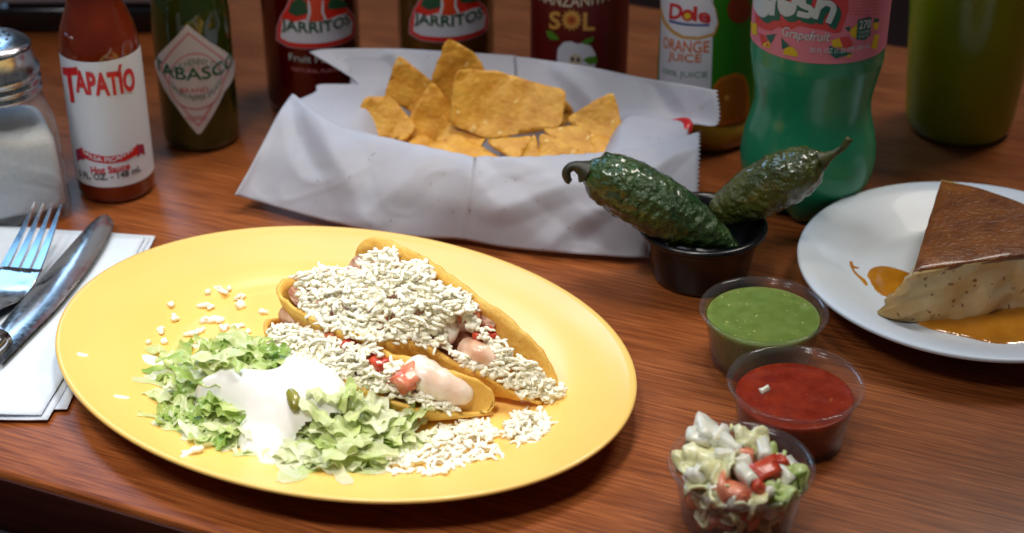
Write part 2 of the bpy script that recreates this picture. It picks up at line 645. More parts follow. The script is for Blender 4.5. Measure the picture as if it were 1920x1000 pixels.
def wrap(bm, rfun, lift, face, step=.0025):
    """bend a flat print (x = arc length, y = height) round an upright bottle"""
    xs = [v.co.x for v in bm.verts]
    ys = [v.co.y for v in bm.verts]
    for k in range(int(math.floor(min(xs) / step)), int(math.ceil(max(xs) / step)) + 1):
        bmesh.ops.bisect_plane(bm, geom=bm.verts[:] + bm.edges[:] + bm.faces[:], plane_co=(k * step, 0, 0), plane_no=(1, 0, 0), dist=1e-6)
    st2 = .006
    for k in range(int(math.floor(min(ys) / st2)), int(math.ceil(max(ys) / st2)) + 1):
        bmesh.ops.bisect_plane(bm, geom=bm.verts[:] + bm.edges[:] + bm.faces[:], plane_co=(0, k * st2, 0), plane_no=(0, 1, 0), dist=1e-6)
    r0 = rfun(0.5 * (min(ys) + max(ys)))
    for v in bm.verts:
        a = v.co.x / r0 + face
        r = rfun(v.co.y) + lift
        v.co = Vector((r * math.sin(a), -r * math.cos(a), v.co.y))
    bmesh.ops.recalc_face_normals(bm, faces=bm.faces)
    # outward
    f = bm.faces[:]
    if f:
        s = sum(q.normal.dot(q.calc_center_median() * Vector((1, 1, 0)) if False else Vector((q.calc_center_median().x, q.calc_center_median().y, 0))) for q in f)
        if s < 0:
            bmesh.ops.reverse_faces(bm, faces=f)
    return bm


class Bottle:
    def __init__(self, name, label, cat, base, profile, m, r, seg=64, group=None, rmod=None, body='body'):
        self.b = Vector((base[0], base[1], 0))
        self.root = thing(name, label, cat, self.b, group)
        self.r = r
        pf = np.array(profile, float)
        o = np.argsort(pf[:, 1], kind='stable')
        zz, rr = pf[o, 1], pf[o, 0]
        keep = rr > 1e-6
        self.zz, self.rr = zz[keep], rr[keep]
        self.body = obj(body, lathe(profile, seg, rmod=rmod), m, self.root, world=False)
        self.face = math.atan2(-self.b.x, self.b.y)
        self.lab = None

    def rf(self, z):
        return float(np.interp(z, self.zz, self.rr))

    def px(self, x, y):
        return on_cyl(x, y, self.b, self.r)

    def pr(self, name, bm, m, lift, parent=None):
        me = wrap(bm, self.rf, lift, self.face)
        return obj(name, me, m, parent or self.root, smooth=False, world=False)

    def poly(self, name, pts, m, lift, parent=None):
        return self.pr(name, poly_bm([self.px(*p) for p in pts]), m, lift, parent)

    def ell(self, name, cx, cy, rx, ry, m, lift, parent=None, rot=0.0):
        pts = [(cx + rx * math.cos(t) * math.cos(rot) - ry * math.sin(t) * math.sin(rot), cy + rx * math.cos(t) * math.sin(rot) + ry * math.sin(t) * math.cos(rot)) for t in np.linspace(0, 2 * math.pi, 24, endpoint=False)]
        return self.poly(name, pts, m, lift, parent)

    def text(self, name, txt, x0, y0, x1, y1, hpx, m, lift, parent=None, **k):
        a0, z0 = self.px(x0, y0)
        a1, z1 = self.px(x1, y1)
        _, zt = self.px((x0 + x1) / 2, (y0 + y1) / 2 - hpx / 2)
        _, zb = self.px((x0 + x1) / 2, (y0 + y1) / 2 + hpx / 2)
        return self.pr(name, text_bm(txt, a1 - a0, zt - zb, (a0 + a1) / 2, (zt + zb) / 2, slope=z1 - z0, **k), m, lift, parent)

    def sleeve(self, name, z0, z1, m, lift, a0=-math.pi, a1=math.pi, n=72, zf=None):
        V, Fc = [], []
        zs = np.linspace(z0, z1, 14)
        for z in zs:
            for k in range(n + 1):
                a = a0 + (a1 - a0) * k / n
                r = self.rf(z) + lift
                V.append((r * math.sin(a + self.face), -r * math.cos(a + self.face), z))
        for i in range(len(zs) - 1):
            for k in range(n):
                q = i * (n + 1) + k
                Fc.append((q, q + 1, q + n + 2, q + n + 1))
        return obj(name, mesh(V, Fc), m, self.root, world=False)


# ================================================================== setting
TAB_ANG = R(-22.9)
tb = box_bm(-.7, 1.2, 0, .643, -.032, 0, bevel=.003)
table = obj('table', tb, M['wood'], world=False)
table.location = (-.2331, .6522, 0)
table.rotation_euler = (0, 0, TAB_ANG)
tag(table, kind='structure')
auto(table)
M['edge_shade_strip'] = mat('painted_edge_shade', (.022, .004, .002), (.040, .008, .004), scale=5, stretch=(2, 30, 30), rough=.55, spec=.2)  # shade on the table's side face, put into a dark colour
band = obj('edge_shade_strip', box_bm(-.7, 1.2, -.0016, .0004, -.034, -.0030, bevel=.0004), M['edge_shade_strip'], table, world=False)  # thin added strip carrying that shade over the slab's side
fl = bmesh.new()
bmesh.ops.create_grid(fl, x_segments=1, y_segments=1, size=4)
floor = obj('floor', fl, M['floor'], world=False)
floor.location = (0, 1, -.74)
floor.rotation_euler = (0, 0, TAB_ANG)
tag(floor, kind='structure')

# ================================================================== yellow platter
PC = Vector((-.0831, .7255, 0))
PA, PB, PROT = .1488, .1128, R(-26.9)
PROF_IN = [(0, .0060), (.55, .0062), (.64, .0072), (.71, .0105), (.78, .0135), (.90, .0168), (.985, .0198)]


def pz(x, y):
    dx, dy = x - PC.x, y - PC.y
    u = (dx * math.cos(PROT) + dy * math.sin(PROT)) / PA
    v = (-dx * math.sin(PROT) + dy * math.cos(PROT)) / PB
    return float(np.interp(math.hypot(u, v), [p[0] for p in PROF_IN], [p[1] for p in PROF_IN]))


def on_plate(px, py, extra=0.0):
    h = .008
    for _ in range(6):
        p = at(px, py, h + extra)
        h = pz(p.x, p.y)
    return at(px, py, h + extra)


pl_prof = [(0, .0022), (.56, .0022), (.575, .0003), (.61, .0003), (.63, .003), (.72, .0065), (.80, .0100), (.93, .0150), (.985, .0172), (1.0, .0188), (.997, .0202), (.985, .0204)]
pl_in = [tuple(p) for p in smooth_prof([(p[0], p[1] + .0004) for p in PROF_IN[::-1]], 4)]
plate = obj('oval_platter', lathe(pl_prof + pl_in[1:], 128, sx=PA, sy=PB, rot=PROT), M['yellow'], world=False)
plate.location = (PC.x, PC.y, 0)
tag(plate, 'glossy oval yellow platter holding two tacos and lettuce', 'plate')

# ================================================================== tacos
def z5(x, y):
    return 480 + x / 2.703, 430 + y / 2.703


def curve5(pts, n):
    return spline([tuple(at(*z5(x, y), h)) for x, y, h in pts], n)


NS, NT = 90, 26


class Taco:
    def __init__(self, B, Fr, label, seed):
        self.B, self.F = curve5(B, NS), curve5(Fr, NS)
        self.seed = seed
        mid = .5 * (self.B + self.F)
        u = np.linspace(-1, 1, NS)
        S_ = mid.copy()
        zend = np.minimum(self.B[:, 2], self.F[:, 2])
        for i in range(NS):
            zp = pz(S_[i, 0], S_[i, 1]) + .0022
            S_[i, 2] = min(zp + .002 * u[i] ** 2, zend[i] - .0005) if abs(u[i]) < .97 else zend[i] - .0003
            S_[i, 2] = max(S_[i, 2], zp)
        self.S = S_
        c = .5 * (self.B[0] + self.B[-1])
        self.root = thing('taco', label, 'taco', (float(mid[NS // 2, 0]), float(mid[NS // 2, 1]), pz(mid[NS // 2, 0], mid[NS // 2, 1])), 'shrimp tacos on the platter')
        V, Fc = [], []
        for i in range(NS):
            for k in range(NT + 1):
                p = Vector(self.sec(i, k / NT))
                e = abs(2 * k / NT - 1)
                d = nz(p, 55, seed) * .0011 + nz(p, 160, seed) * .0004
                p += Vector((d, d * .4, d * .8))
                if e > .93:
                    p.z += nz(p, 190, seed + 3) * .0013
                V.append(p)
        for i in range(NS - 1):
            for k in range(NT):
                q = i * (NT + 1) + k
                Fc.append((q, q + 1, q + NT + 2, q + NT + 1))
        obj('shell', solid(mesh(V, Fc), .0019, 0), M['shell'], self.root)

    def sec(self, i, t):
        B, Fr, S_ = self.B[i], self.F[i], self.S[i]
        dz = (B[2] + Fr[2]) / 2 - S_[2]
        c1 = S_ + (B - S_) * np.array([.62, .62, 0])
        c2 = S_ + (Fr - S_) * np.array([.62, .62, 0])
        c1[2] -= dz / 3
        c2[2] -= dz / 3
        s = 1 - t
        return s ** 3 * B + 3 * s * s * t * c1 + 3 * s * t * t * c2 + t ** 3 * Fr

    def mouth(self, s, t, lift=0.0, depth=0.0):
        """point on the mouth (t 0 back edge .. 1 front edge), lifted or sunk"""
        i = min(max(s, 0), 1) * (NS - 1)
        a = int(min(i, NS - 2))
        f = i - a
        B = self.B[a] * (1 - f) + self.B[a + 1] * f
        Fr = self.F[a] * (1 - f) + self.F[a + 1] * f
        S_ = self.S[a] * (1 - f) + self.S[a + 1] * f
        p = B * (1 - t) + Fr * t
        dome = 4 * t * (1 - t)
        if depth:
            p = p + (S_ - .5 * (B + Fr)) * depth * dome
        p = p + np.array([-.15, -.35, 1.0]) * lift * dome
        return p


B1 = [(330, 320, .014), (430, 250, .026), (505, 170, .040), (520, 85, .050), (580, 45, .055), (690, 62, .057), (870, 150, .058), (1060, 290, .054), (1250, 420, .046), (1400, 560, .036), (1515, 730, .022), (1540, 830, .0125)]
F1 = [(330, 330, .0135), (240, 285, .028), (160, 248, .040), (118, 300, .043), (185, 400, .043), (340, 480, .043), (520, 535, .042), (690, 552, .041), (830, 570, .038), (1000, 662, .031), (1250, 790, .020), (1400, 866, .0130), (1480, 890, .0105), (1540, 845, .0115)]
B2 = [(160, 500, .0125), (200, 440, .025), (260, 440, .032), (380, 510, .034), (550, 578, .036), (640, 612, .036), (760, 645, .035), (900, 690, .033), (1050, 742, .029), (1170, 795, .022), (1213, 850, .016), (1185, 915, .0105)]
F2 = [(160, 510, .012), (90, 450, .025), (45, 480, .029), (60, 530, .030), (130, 590, .030), (250, 655, .029), (400, 733, .027), (500, 785, .025), (700, 870, .020), (850, 915, .016), (1000, 938, .0125), (1120, 934, .0105), (1185, 918, .0102)]
taco1 = Taco(B1, F1, 'larger taco, wide open and heaped with white cheese over shrimp', 1.0)
taco2 = Taco(B2, F2, 'smaller taco lying against the lettuce with a pale shrimp at its end', 5.0)


def in_poly(pts, x, y):
    c = False
    n = len(pts)
    j = n - 1
    for i in range(n):
        xi, yi = pts[i]
        xj, yj = pts[j]
        if (yi > y) != (yj > y) and x < (xj - xi) * (y - yi) / (yj - yi) + xi:
            c = not c
        j = i
    return c


def sdf_poly(P, x, y):
    """signed distance (inside positive) of points to polygon, numpy"""
    P = np.asarray(P, float)
    d = np.full(x.shape, 1e9)
    ins = np.zeros(x.shape, bool)
    n = len(P)
    for i in range(n):
        a, b = P[i], P[(i + 1) % n]
        e = b - a
        w0, w1 = x - a[0], y - a[1]
        t = np.clip((w0 * e[0] + w1 * e[1]) / (e @ e + 1e-18), 0, 1)
        d = np.minimum(d, np.hypot(w0 - e[0] * t, w1 - e[1] * t))
        cond = (a[1] > y) != (b[1] > y)
        with np.errstate(divide='ignore', invalid='ignore'):
            xi = (b[0] - a[0]) * (y - a[1]) / (b[1] - a[1] + 1e-18) + a[0]
        ins ^= cond & (x < xi)
    return np.where(ins, d, -d)


def filling(t, depth, name='filling'):
    V, Fc = [], []
    n, k = 70, 14
    for i in range(n):
        for j in range(k + 1):
            p = Vector(t.mouth(.14 + .60 * i / (n - 1), .10 + .80 * j / k, 0, depth))
            e = 4 * (j / k) * (1 - j / k)
            d = nz(p, 130, 9) * .004 + nz(p, 60, 4) * .003
            p.z += d * e
            V.append(p)
    for i in range(n - 1):
        for j in range(k):
            q = i * (k + 1) + j
            Fc.append((q, q + 1, q + k + 2, q + k + 1))
    o = obj(name, mesh(V, Fc), M['filling'], t.root)
    return o


filling(taco1, .42)
filling(taco2, .42)


def _ico():
    bm = bmesh.new()
    bmesh.ops.create_icosphere(bm, subdivisions=2, radius=1)
    v = [np.array(q.co) for q in bm.verts]
    f = [tuple(q.index for q in g.verts) for g in bm.faces]
    bm.free()
    return v, f


ICO_V, ICO_F = _ico()


def strands(items, seg=5, side=6):
    """items: (centre, direction, bend axis, length, width, curl) -> one mesh of rounded shreds"""
    V, Fc = [], []
    for c, d, b, ln, w, curl in items:
        c, d, b = np.asarray(c, float), np.asarray(d, float), np.asarray(b, float)
        d = d / np.linalg.norm(d)
        s = np.cross(d, b)
        s /= np.linalg.norm(s) + 1e-9
        b = np.cross(s, d)
        base = len(V)
        ph = RNG.uniform(0, 6.28)
        fl = RNG.uniform(.6, .95)
        if ln < .0042 and w < .0034:
            # a crumb: knobbly lump
            jit = RNG.uniform(.7, 1.25, len(ICO_V))
            for q, jj in zip(ICO_V, jit):
                V.append(c + (d * q[0] * ln * .62 + s * q[1] * w * .62 + b * q[2] * w * .52) * jj)
            Fc.extend(tuple(base + k for k in f) for f in ICO_F)
            continue
        wob = RNG.normal(0, .12, (seg + 1, 2))
        for i in range(seg + 1):
            u = i / seg - .5
            ang = curl * u
            p = c + d * (math.sin(ang) / curl * ln if abs(curl) > .05 else u * ln) + s * ((1 - math.cos(ang)) / curl * ln if abs(curl) > .05 else 0) + (s * wob[i, 0] + b * wob[i, 1]) * w
            dd = d * math.cos(ang) + s * math.sin(ang)
            ss = np.cross(b, dd)
            rr = w * .5 * (1 - .30 * (abs(2 * u)) ** 6)
            for k in range(side):
                a = ph + 2 * math.pi * k / side
                V.append(p + (ss * math.cos(a) + b * math.sin(a) * fl) * rr)
        for i in range(seg):
            for k in range(side):
                j = (k + 1) % side
                Fc.append((base + i * side + k, base + i * side + j, base + (i + 1) * side + j, base + (i + 1) * side + k))
        Fc.append(tuple(base + k for k in range(side - 1, -1, -1)))
        Fc.append(tuple(base + seg * side + k for k in range(side)))
    return mesh(V, Fc)


def rdir(flat=.45):
    a = RNG.uniform(0, 2 * math.pi)
    return np.array([math.cos(a), math.sin(a), RNG.normal(0, flat)])


def shred(p, flat=.24, big=.13):
    if RNG.random() < big:
        ln, w = RNG.uniform(.008, .014), RNG.uniform(.0016, .0021)
    elif RNG.random() < .68:
        ln, w = RNG.uniform(.0043, .0080), RNG.uniform(.0015, .0022)
    else:
        ln, w = RNG.uniform(.0024, .0036), RNG.uniform(.0018, .0028)
    return (p, rdir(flat), np.array([RNG.normal(0, .3), RNG.normal(0, .3), 1]), ln, w, RNG.uniform(-1.5, 1.5))


def Z5(pts):
    return [z5(*p) for p in pts]


CH1 = Z5([(205, 230), (330, 195), (480, 205), (540, 140), (620, 95), (690, 105), (730, 165), (860, 165), (900, 230), (960, 290), (1050, 320), (1110, 400), (1090, 440), (980, 430), (945, 470), (960, 580), (870, 590), (720, 605), (590, 590), (500, 560), (340, 490), (230, 420), (205, 330)])
CH1B = Z5([(950, 600), (1010, 590), (1130, 690), (1190, 620), (1200, 570), (1110, 530), (1160, 480), (1250, 560), (1330, 640), (1430, 700), (1500, 790), (1570, 830), (1560, 885), (1480, 880), (1380, 835), (1250, 770), (1100, 705)])
CH2 = Z5([(70, 500), (180, 480), (300, 520), (400, 560), (500, 590), (600, 600), (640, 640), (560, 650), (570, 700), (700, 660), (745, 690), (700, 770), (720, 830), (640, 820), (500, 770), (380, 740), (250, 700), (120, 650), (40, 650), (60, 580)])
CH2B = Z5([(715, 800), (770, 795), (815, 860), (790, 880), (730, 840)])
CH2C = Z5([(830, 810), (870, 830), (925, 880), (910, 905), (850, 890)])
CH2D = Z5([(950, 870), (1000, 880), (1030, 915), (990, 925), (950, 900)])


def cheese_on_taco(t, polys, n, lift, under=.28):
    items = []
    tries = 0
    while len(items) < n and tries < n * 60:
        tries += 1
        s, v = RNG.random(), RNG.uniform(-.06, 1.06)
        up = RNG.random() ** .7 * lift
        p = t.mouth(s, v, up, 0)
        if v < 0 or v > 1:
            p = p + np.array([0, 0, .001])
        x, y = proj(p)
        if any(in_poly(q, x, y) for q in polys):
            if len(items) < n * under:
                q_ = np.asarray(t.mouth(min(max(s, .02), .98), min(max(v, .06), .94), .15 * lift, 0)) - np.array([0, 0, .001])
                items.append((q_, rdir(.1), np.array([0, 0, 1.0]), RNG.uniform(.004, .007), RNG.uniform(.0036, .0050), .3))
            else:
                items.append(shred(p))
    o = obj('shredded_cheese', strands(items), M['cheese'], t.root, kind='stuff')
    return o


cheese_on_taco(taco1, [CH1], 1250, .010)
cheese_on_taco(taco1, [CH1B], 300, .004, .18)
cheese_on_taco(taco2, [CH2], 560, .007, .22)
cheese_on_taco(taco2, [CH2B, CH2C, CH2D], 75, .003, 0)


def shrimp(t, path5, h, rad, m=None):
    pts = spline([tuple(at(*z5(x, y), hh)) for (x, y), hh in zip(path5, h)], 22)
    n = len(pts)
    rr = []
    for i in range(n):
        u = i / (n - 1)
        e = min(1, (u / .12)) ** .5 * min(1, ((1 - u) / .16)) ** .5
        rr.append(max(rad * (1.05 - .35 * u) * e * (1 + .10 * abs(math.sin(u * 15)) - .05), .0004))
    return obj('shrimp', tube(pts, rr, 14), m or M['shrimp'], t.root)


shrimp(taco1, [(1000, 575), (955, 520), (985, 460), (1060, 462), (1110, 515)], [.032, .037, .040, .039, .033], .0074)
shrimp(taco1, [(1060, 610), (1120, 625), (1190, 660), (1235, 700)], [.029, .032, .029, .024], .0062, M['shrimp_dark'])
shrimp(taco1, [(640, 160), (690, 140), (750, 175)], [.043, .046, .045], .0050, M['shrimp_dark'])
shrimp(taco2, [(790, 715), (850, 745), (940, 790), (1030, 825), (1090, 838)], [.026, .0275, .0245, .020, .016], .0088)
shrimp(taco2, [(150, 430), (210, 455), (280, 490)], [.028, .032, .030], .0050, M['shrimp_dark'])


def chunk(c, size, seed, sx=1, sy=1, sz=1):
    bm = bmesh.new()
    bmesh.ops.create_cube(bm, size=1)
    bmesh.ops.subdivide_edges(bm, edges=bm.edges[:], cuts=2, use_grid_fill=True)
    rot = Matrix.Rotation(seed * 1.7, 3, 'Z') @ Matrix.Rotation(seed * .9, 3, 'X')
    for v in bm.verts:
        q = v.co.copy()
        q = q.lerp(q.normalized() * .62, .22)
        q *= 1 + .5 * nz(q, 2.0, seed)
        v.co = Vector(c) + rot @ Vector((q.x * sx, q.y * sy, q.z * sz)) * size
    return bm


for i, (t, x, y, h, sz, mm) in enumerate([(taco2, 770, 760, .030, .0105, 'tomato_pale'), (taco1, 1160, 556, .036, .009, 'tomato'), (taco1, 745, 190, .047, .008, 'tomato'), (taco2, 480, 590, .036, .008, 'tomato'), (taco1, 1080, 430, .045, .008, 'tomato_pale'), (taco2, 620, 680, .033, .008, 'tomato'), (taco1, 660, 470, .044, .006, 'tomato_pale'), (taco2, 400, 560, .036, .008, 'tomato_pale'), (taco1, 650, 170, .047, .008, 'tomato_pale')]):
    obj('tomato_piece', chunk(at(*z5(x, y), h), sz, i * 1.3 + .5, 1.2, .9, .7), M[mm], t.root)

# ------------------------------------------------------------------ lettuce heap, sour cream
def z6(x, y):
    return 250 + x / 2.632, 520 + y / 2.632


def flat(px, py, h=.010):
    p = at(px, py, h)
    return (p.x, p.y)


LPOLY = [flat(*z6(x, y)) for x, y in [(170, 440), (260, 390), (350, 345), (450, 310), (560, 300), (720, 350), (900, 460), (1100, 540), (1200, 600), (1440, 680), (1430, 770), (1250, 830), (1150, 930), (1000, 955), (800, 940), (600, 880), (480, 850), (330, 800), (200, 760), (160, 690), (170, 560)]]
LTOP = .027


def mound_grid(x, y):
    d = sdf_poly(LPOLY, x, y)
    t = np.clip((d + .003) / .030, 0, 1)
    return LTOP * t * t * (3 - 2 * t)


def mound(x, y):
    return float(mound_grid(np.array([x]), np.array([y]))[0])


def solve_mound(px, py, extra=0.0):
    h = .015
    for _ in range(8):
        p = at(px, py, h + extra)
        h = .6 * (pz(p.x, p.y) + mound(p.x, p.y)) + .4 * h
    return at(px, py, h + extra)


lc = at(*z6(700, 640), .008)
lettuce = thing('shredded_lettuce', 'heap of shredded green lettuce on the yellow platter beneath sour cream', 'lettuce', (lc.x, lc.y, pz(lc.x, lc.y)))


def leaf(p, ln, w, ang, tilt, curl, ruf, seed):
    """a torn, ruffled ribbon of leaf lying on the heap"""
    nu, nv = 18, 7
    V, Fc = [], []
    ca, sa = math.cos(ang), math.sin(ang)
    rnd = random.Random(seed)
    k1, k2 = rnd.uniform(9, 17), rnd.uniform(0, 6)
    for i in range(nu + 1):
        u = i / nu - .5
        a = curl * u
        cx = (math.sin(a) / curl * ln) if abs(curl) > .05 else u * ln
        cy = ((1 - math.cos(a)) / curl * ln) if abs(curl) > .05 else 0
        ww = w * (1 - .55 * abs(2 * u) ** 2.5) * (1 + .25 * math.sin(u * k1 + k2))
        for j in range(nv + 1):
            v = j / nv - .5
            x = cx - math.sin(a) * v * ww
            y = cy + math.cos(a) * v * ww
            z = ruf * (math.sin(u * k1 * 1.6 + k2 + v * 2) * (abs(2 * v) ** 1.5) * .6 + .5 * math.sin(u * 7 + k2)) + tilt * u * ln + abs(v) * abs(v) * w * .9 * math.cos(k2)
            z += noise.noise(Vector((x * 140 + seed, y * 140, seed))) * ruf * 1.0 + noise.noise(Vector((x * 330 + seed, y * 330, seed))) * ruf * .5
            X, Y = p.x + x * ca - y * sa, p.y + x * sa + y * ca
            fl = pz(X, Y) + .0008
            V.append((X, Y, max(p.z + z, fl)))
    for i in range(nu):
        for j in range(nv):
            q = i * (nv + 1) + j
            Fc.append((q, q + 1, q + nv + 2, q + nv + 1))
    return mesh(V, Fc)


# sour cream poured over the heap
CREAM = [(300, 525), (330, 485), (390, 440), (445, 408), (500, 405), (600, 425), (720, 402), (800, 410), (900, 460), (1010, 488), (1060, 512), (1085, 540), (1040, 580), (960, 615), (890, 640), (830, 680), (800, 720), (795, 750), (765, 790), (740, 880), (705, 912), (620, 905), (592, 860), (530, 850), (507, 760), (512, 680), (500, 650), (470, 625), (420, 600), (360, 580), (318, 552)]
cp = [solve_mound(*z6(x, y), .002) for x, y in CREAM]
cp2 = spline([(p.x, p.y) for p in cp] + [(cp[0].x, cp[0].y)], 160)[:-1]


# zones of the heap: outline, number, tones, lengths, widths
zones = [
    ([(285, 470), (420, 415), (450, 440), (330, 540), (290, 540)], 5, (1, 2, 4), (.024, .036), (.005, .008), 1.08),
    ([(480, 690), (540, 690), (560, 840), (500, 850)], 3, (1, 3, 2), (.020, .030), (.004, .006), 1.05),
    ([(800, 600), (900, 575), (1040, 560), (1080, 600), (900, 680), (800, 720)], 4, (2, 1, 2), (.016, .024), (.005, .009), 1.0),
    ([(330, 400), (400, 330), (560, 300), (720, 350), (720, 405), (600, 420), (520, 400), (420, 405), (340, 460)], 24, (4, 1, 4, 2, 0, 1), (.016, .030), (.005, .009), .92),
    ([(330, 560), (430, 590), (500, 680), (440, 720), (340, 640)], 6, (4, 1, 0), (.014, .022), (.005, .008), .98),
    ([(170, 430), (270, 400), (420, 320), (560, 300), (720, 350), (640, 410), (420, 430), (300, 520), (250, 600), (180, 560)], 26, (4, 1, 2, 3), (.020, .042), (.005, .010)),
    ([(180, 560), (330, 540), (480, 600), (520, 700), (520, 850), (480, 860), (330, 800), (210, 770), (160, 690)], 42, (4, 1, 2, 2, 4, 3), (.014, .034), (.005, .010)),
    ([(780, 640), (900, 600), (1060, 560), (1200, 600), (1250, 700), (1250, 830), (1150, 930), (1000, 955), (800, 940), (740, 860)], 74, (2, 3, 3, 1, 2, 3, 2, 2), (.022, .052), (.006, .014)),
    ([(1150, 560), (1300, 630), (1440, 680), (1430, 770), (1250, 830), (1180, 700)], 18, (1, 2, 4, 3), (.018, .036), (.005, .010)),
    ([(300, 480), (700, 420), (1000, 520), (760, 640), (720, 880), (560, 860), (500, 640)], 30, (2, 3, 2, 1), (.020, .040), (.005, .011)),
    ([(1150, 760), (1300, 730), (1450, 760), (1430, 800), (1250, 840)], 6, (3, 3, 2), (.022, .034), (.004, .006)),
    ([(170, 430), (300, 480), (280, 700), (170, 640)], 8, (3, 2, 3), (.018, .030), (.004, .007)),
]
sd = 0
for poly, n, tones, lr, wr, *over in zones:
    P = [z6(*q) for q in poly]
    xs, ys = [p[0] for p in P], [p[1] for p in P]
    k = 0
    while k < n:
        x, y = RNG.uniform(min(xs), max(xs)), RNG.uniform(min(ys), max(ys))
        if not in_poly(P, x, y):
            continue
        k += 1
        sd += 1
        p = solve_mound(x, y, 0)
        g = pz(p.x, p.y)
        dc = float(sdf_poly(cp2, np.array([p.x]), np.array([p.y]))[0])
        lim = .30 if dc > .0 else .30 + .74 * min(max(-dc / .012, 0), 1)
        if over:
            lim = over[0] / (.35 + .65 * k / n)
        p.z = g + (p.z - g) * (.35 + .65 * (k / n)) * lim + RNG.uniform(0, .003)
        w = RNG.uniform(*wr)
        me = leaf(p, RNG.uniform(*lr), w, RNG.normal(-.35, .9), RNG.normal(0, .14), RNG.uniform(-1.6, 1.6), RNG.uniform(.0012, .0034), sd)
        obj('lettuce_strip', me, M['lettuce%d' % tones[sd % len(tones)]], lettuce)

def blob(poly2, base, thick, roll, res, rag=.35, sink=.0012):
    """a pool with rounded edges lying on base(x, y)"""
    P = np.asarray(poly2)
    x0, y0 = P.min(0) - .002
    x1, y1 = P.max(0) + .002
    xs, ys = np.arange(x0, x1, res), np.arange(y0, y1, res)
    gx, gy = np.meshgrid(xs, ys, indexing='ij')
    d = sdf_poly(P, gx, gy)
    idx = -np.ones(gx.shape, int)
    V, Fc = [], []
    for i in range(len(xs)):
        for j in range(len(ys)):
            if d[i, j] > -res * 1.2:
                dd = d[i, j]
                t = min(max(dd / roll, 0), 1)
                h = thick * math.sqrt(max(1 - (1 - t) ** 2, 0)) - sink
                h += (nz((gx[i, j], gy[i, j], 0), 90, 2) * rag + nz((gx[i, j], gy[i, j], 0), 210, 7) * rag * .4) * thick * t
                idx[i, j] = len(V)
                V.append((gx[i, j], gy[i, j], base(gx[i, j], gy[i, j]) + h))
    for i in range(len(xs) - 1):
        for j in range(len(ys) - 1):
            q = (idx[i, j], idx[i + 1, j], idx[i + 1, j + 1], idx[i, j + 1])
            if min(q) >= 0:
                Fc.append(q)
    return mesh(V, Fc)


# heap heights on a lookup, quicker than asking the outline each time
cream = obj('sour_cream', blob(cp2, lambda x, y: pz(x, y) + mound(x, y) * .92 + .0030, .0078, .013, .0008, rag=.16, sink=.0052), M['cream'], origin=(lc.x, lc.y, lc.z + .02))
tag(cream, 'white sour cream poured over the shredded lettuce', 'sour cream')

for i, (x0, y0, x1, y1, r, hh) in enumerate([(765, 545, 800, 660, .0034, -.0012), (540, 352, 620, 380, .0032, -.006)]):
    a = solve_mound(*z6(x0, y0), hh)
    b = at(*z6(x1, y1), a.z - .003)
    o = obj('pepper_slice', tube(spline([tuple(a), tuple(a.lerp(b, .5) + Vector((0.001, 0, .0008))), tuple(b)], 9), [r * k for k in (.45, .8, .95, 1, 1, .98, .9, .75, .4)], 12), M['olive_veg'], origin=tuple(a))
    tag(o, ['olive green pepper slice at the edge of the sour cream beside pale lettuce', 'olive green pepper slice tucked under the taco end'][i], 'pepper slice')

# drops of cream on the platter
for (x, y, rx, ry, lab) in [(290, 678, .0062, .0052, 'large round drop of white cream on the platter beside lettuce'), (155, 667, .0030, .0020, 'small oval cream drop near the platter edge by the napkin'), (228, 746, .0040, .0019, 'smeared cream drop on the yellow platter below the round drop')]:
    p = on_plate(x, y)
    pts = [(p.x + rx * math.cos(a) * (1 + .12 * math.sin(3 * a)), p.y + ry * math.sin(a) * (1 + .15 * math.cos(2 * a))) for a in np.linspace(0, 2 * math.pi, 24, endpoint=False)]
    o = obj('cream_drop', blob(pts, pz, .0016, .003, .0005, rag=.1, sink=.0002), M['cream'], origin=tuple(p))
    tag(o, lab, 'cream drop')

# loose cheese heaps and crumbs on the platter
def heap(poly, n, top, label, name='cheese_heap'):
    P = np.array([flat(x, y, .012) for x, y in poly])
    items = []
    xs, ys = [p[0] for p in poly], [p[1] for p in poly]
    while len(items) < n:
        x, y = RNG.uniform(min(xs), max(xs)), RNG.uniform(min(ys), max(ys))
        if not in_poly(poly, x, y):
            continue
        p = on_plate(x, y, .0012)
        d = float(sdf_poly(P, np.array([p.x]), np.array([p.y]))[0])
        t = min(max(d / .010, 0), 1)
        p.z += RNG.random() * top * t
        items.append(shred(np.array(p), .25, .10))
    c = on_plate(sum(xs) / len(xs), sum(ys) / len(ys))
    o = obj(name, strands(items), M['cheese'], origin=tuple(c), kind='stuff')
    return tag(o, label, 'cheese')


def z7(x, y):
    return 700 + x / 3.125, 680 + y / 3.125


heap([z7(*q) for q in [(0, 510), (120, 480), (200, 500), (330, 400), (440, 360), (560, 310), (640, 340), (720, 390), (740, 420), (690, 480), (790, 540), (720, 560), (600, 570), (520, 600), (400, 640), (350, 660), (200, 640), (100, 650), (40, 590)]], 330, .005, 'loose heap of shredded white cheese spilled beside the lettuce')
heap([z7(*q) for q in [(750, 410), (820, 300), (900, 290), (1000, 310), (1040, 350), (1000, 420), (950, 450), (850, 470)]], 170, .008, 'compact clump of shredded white cheese below the larger taco tip')

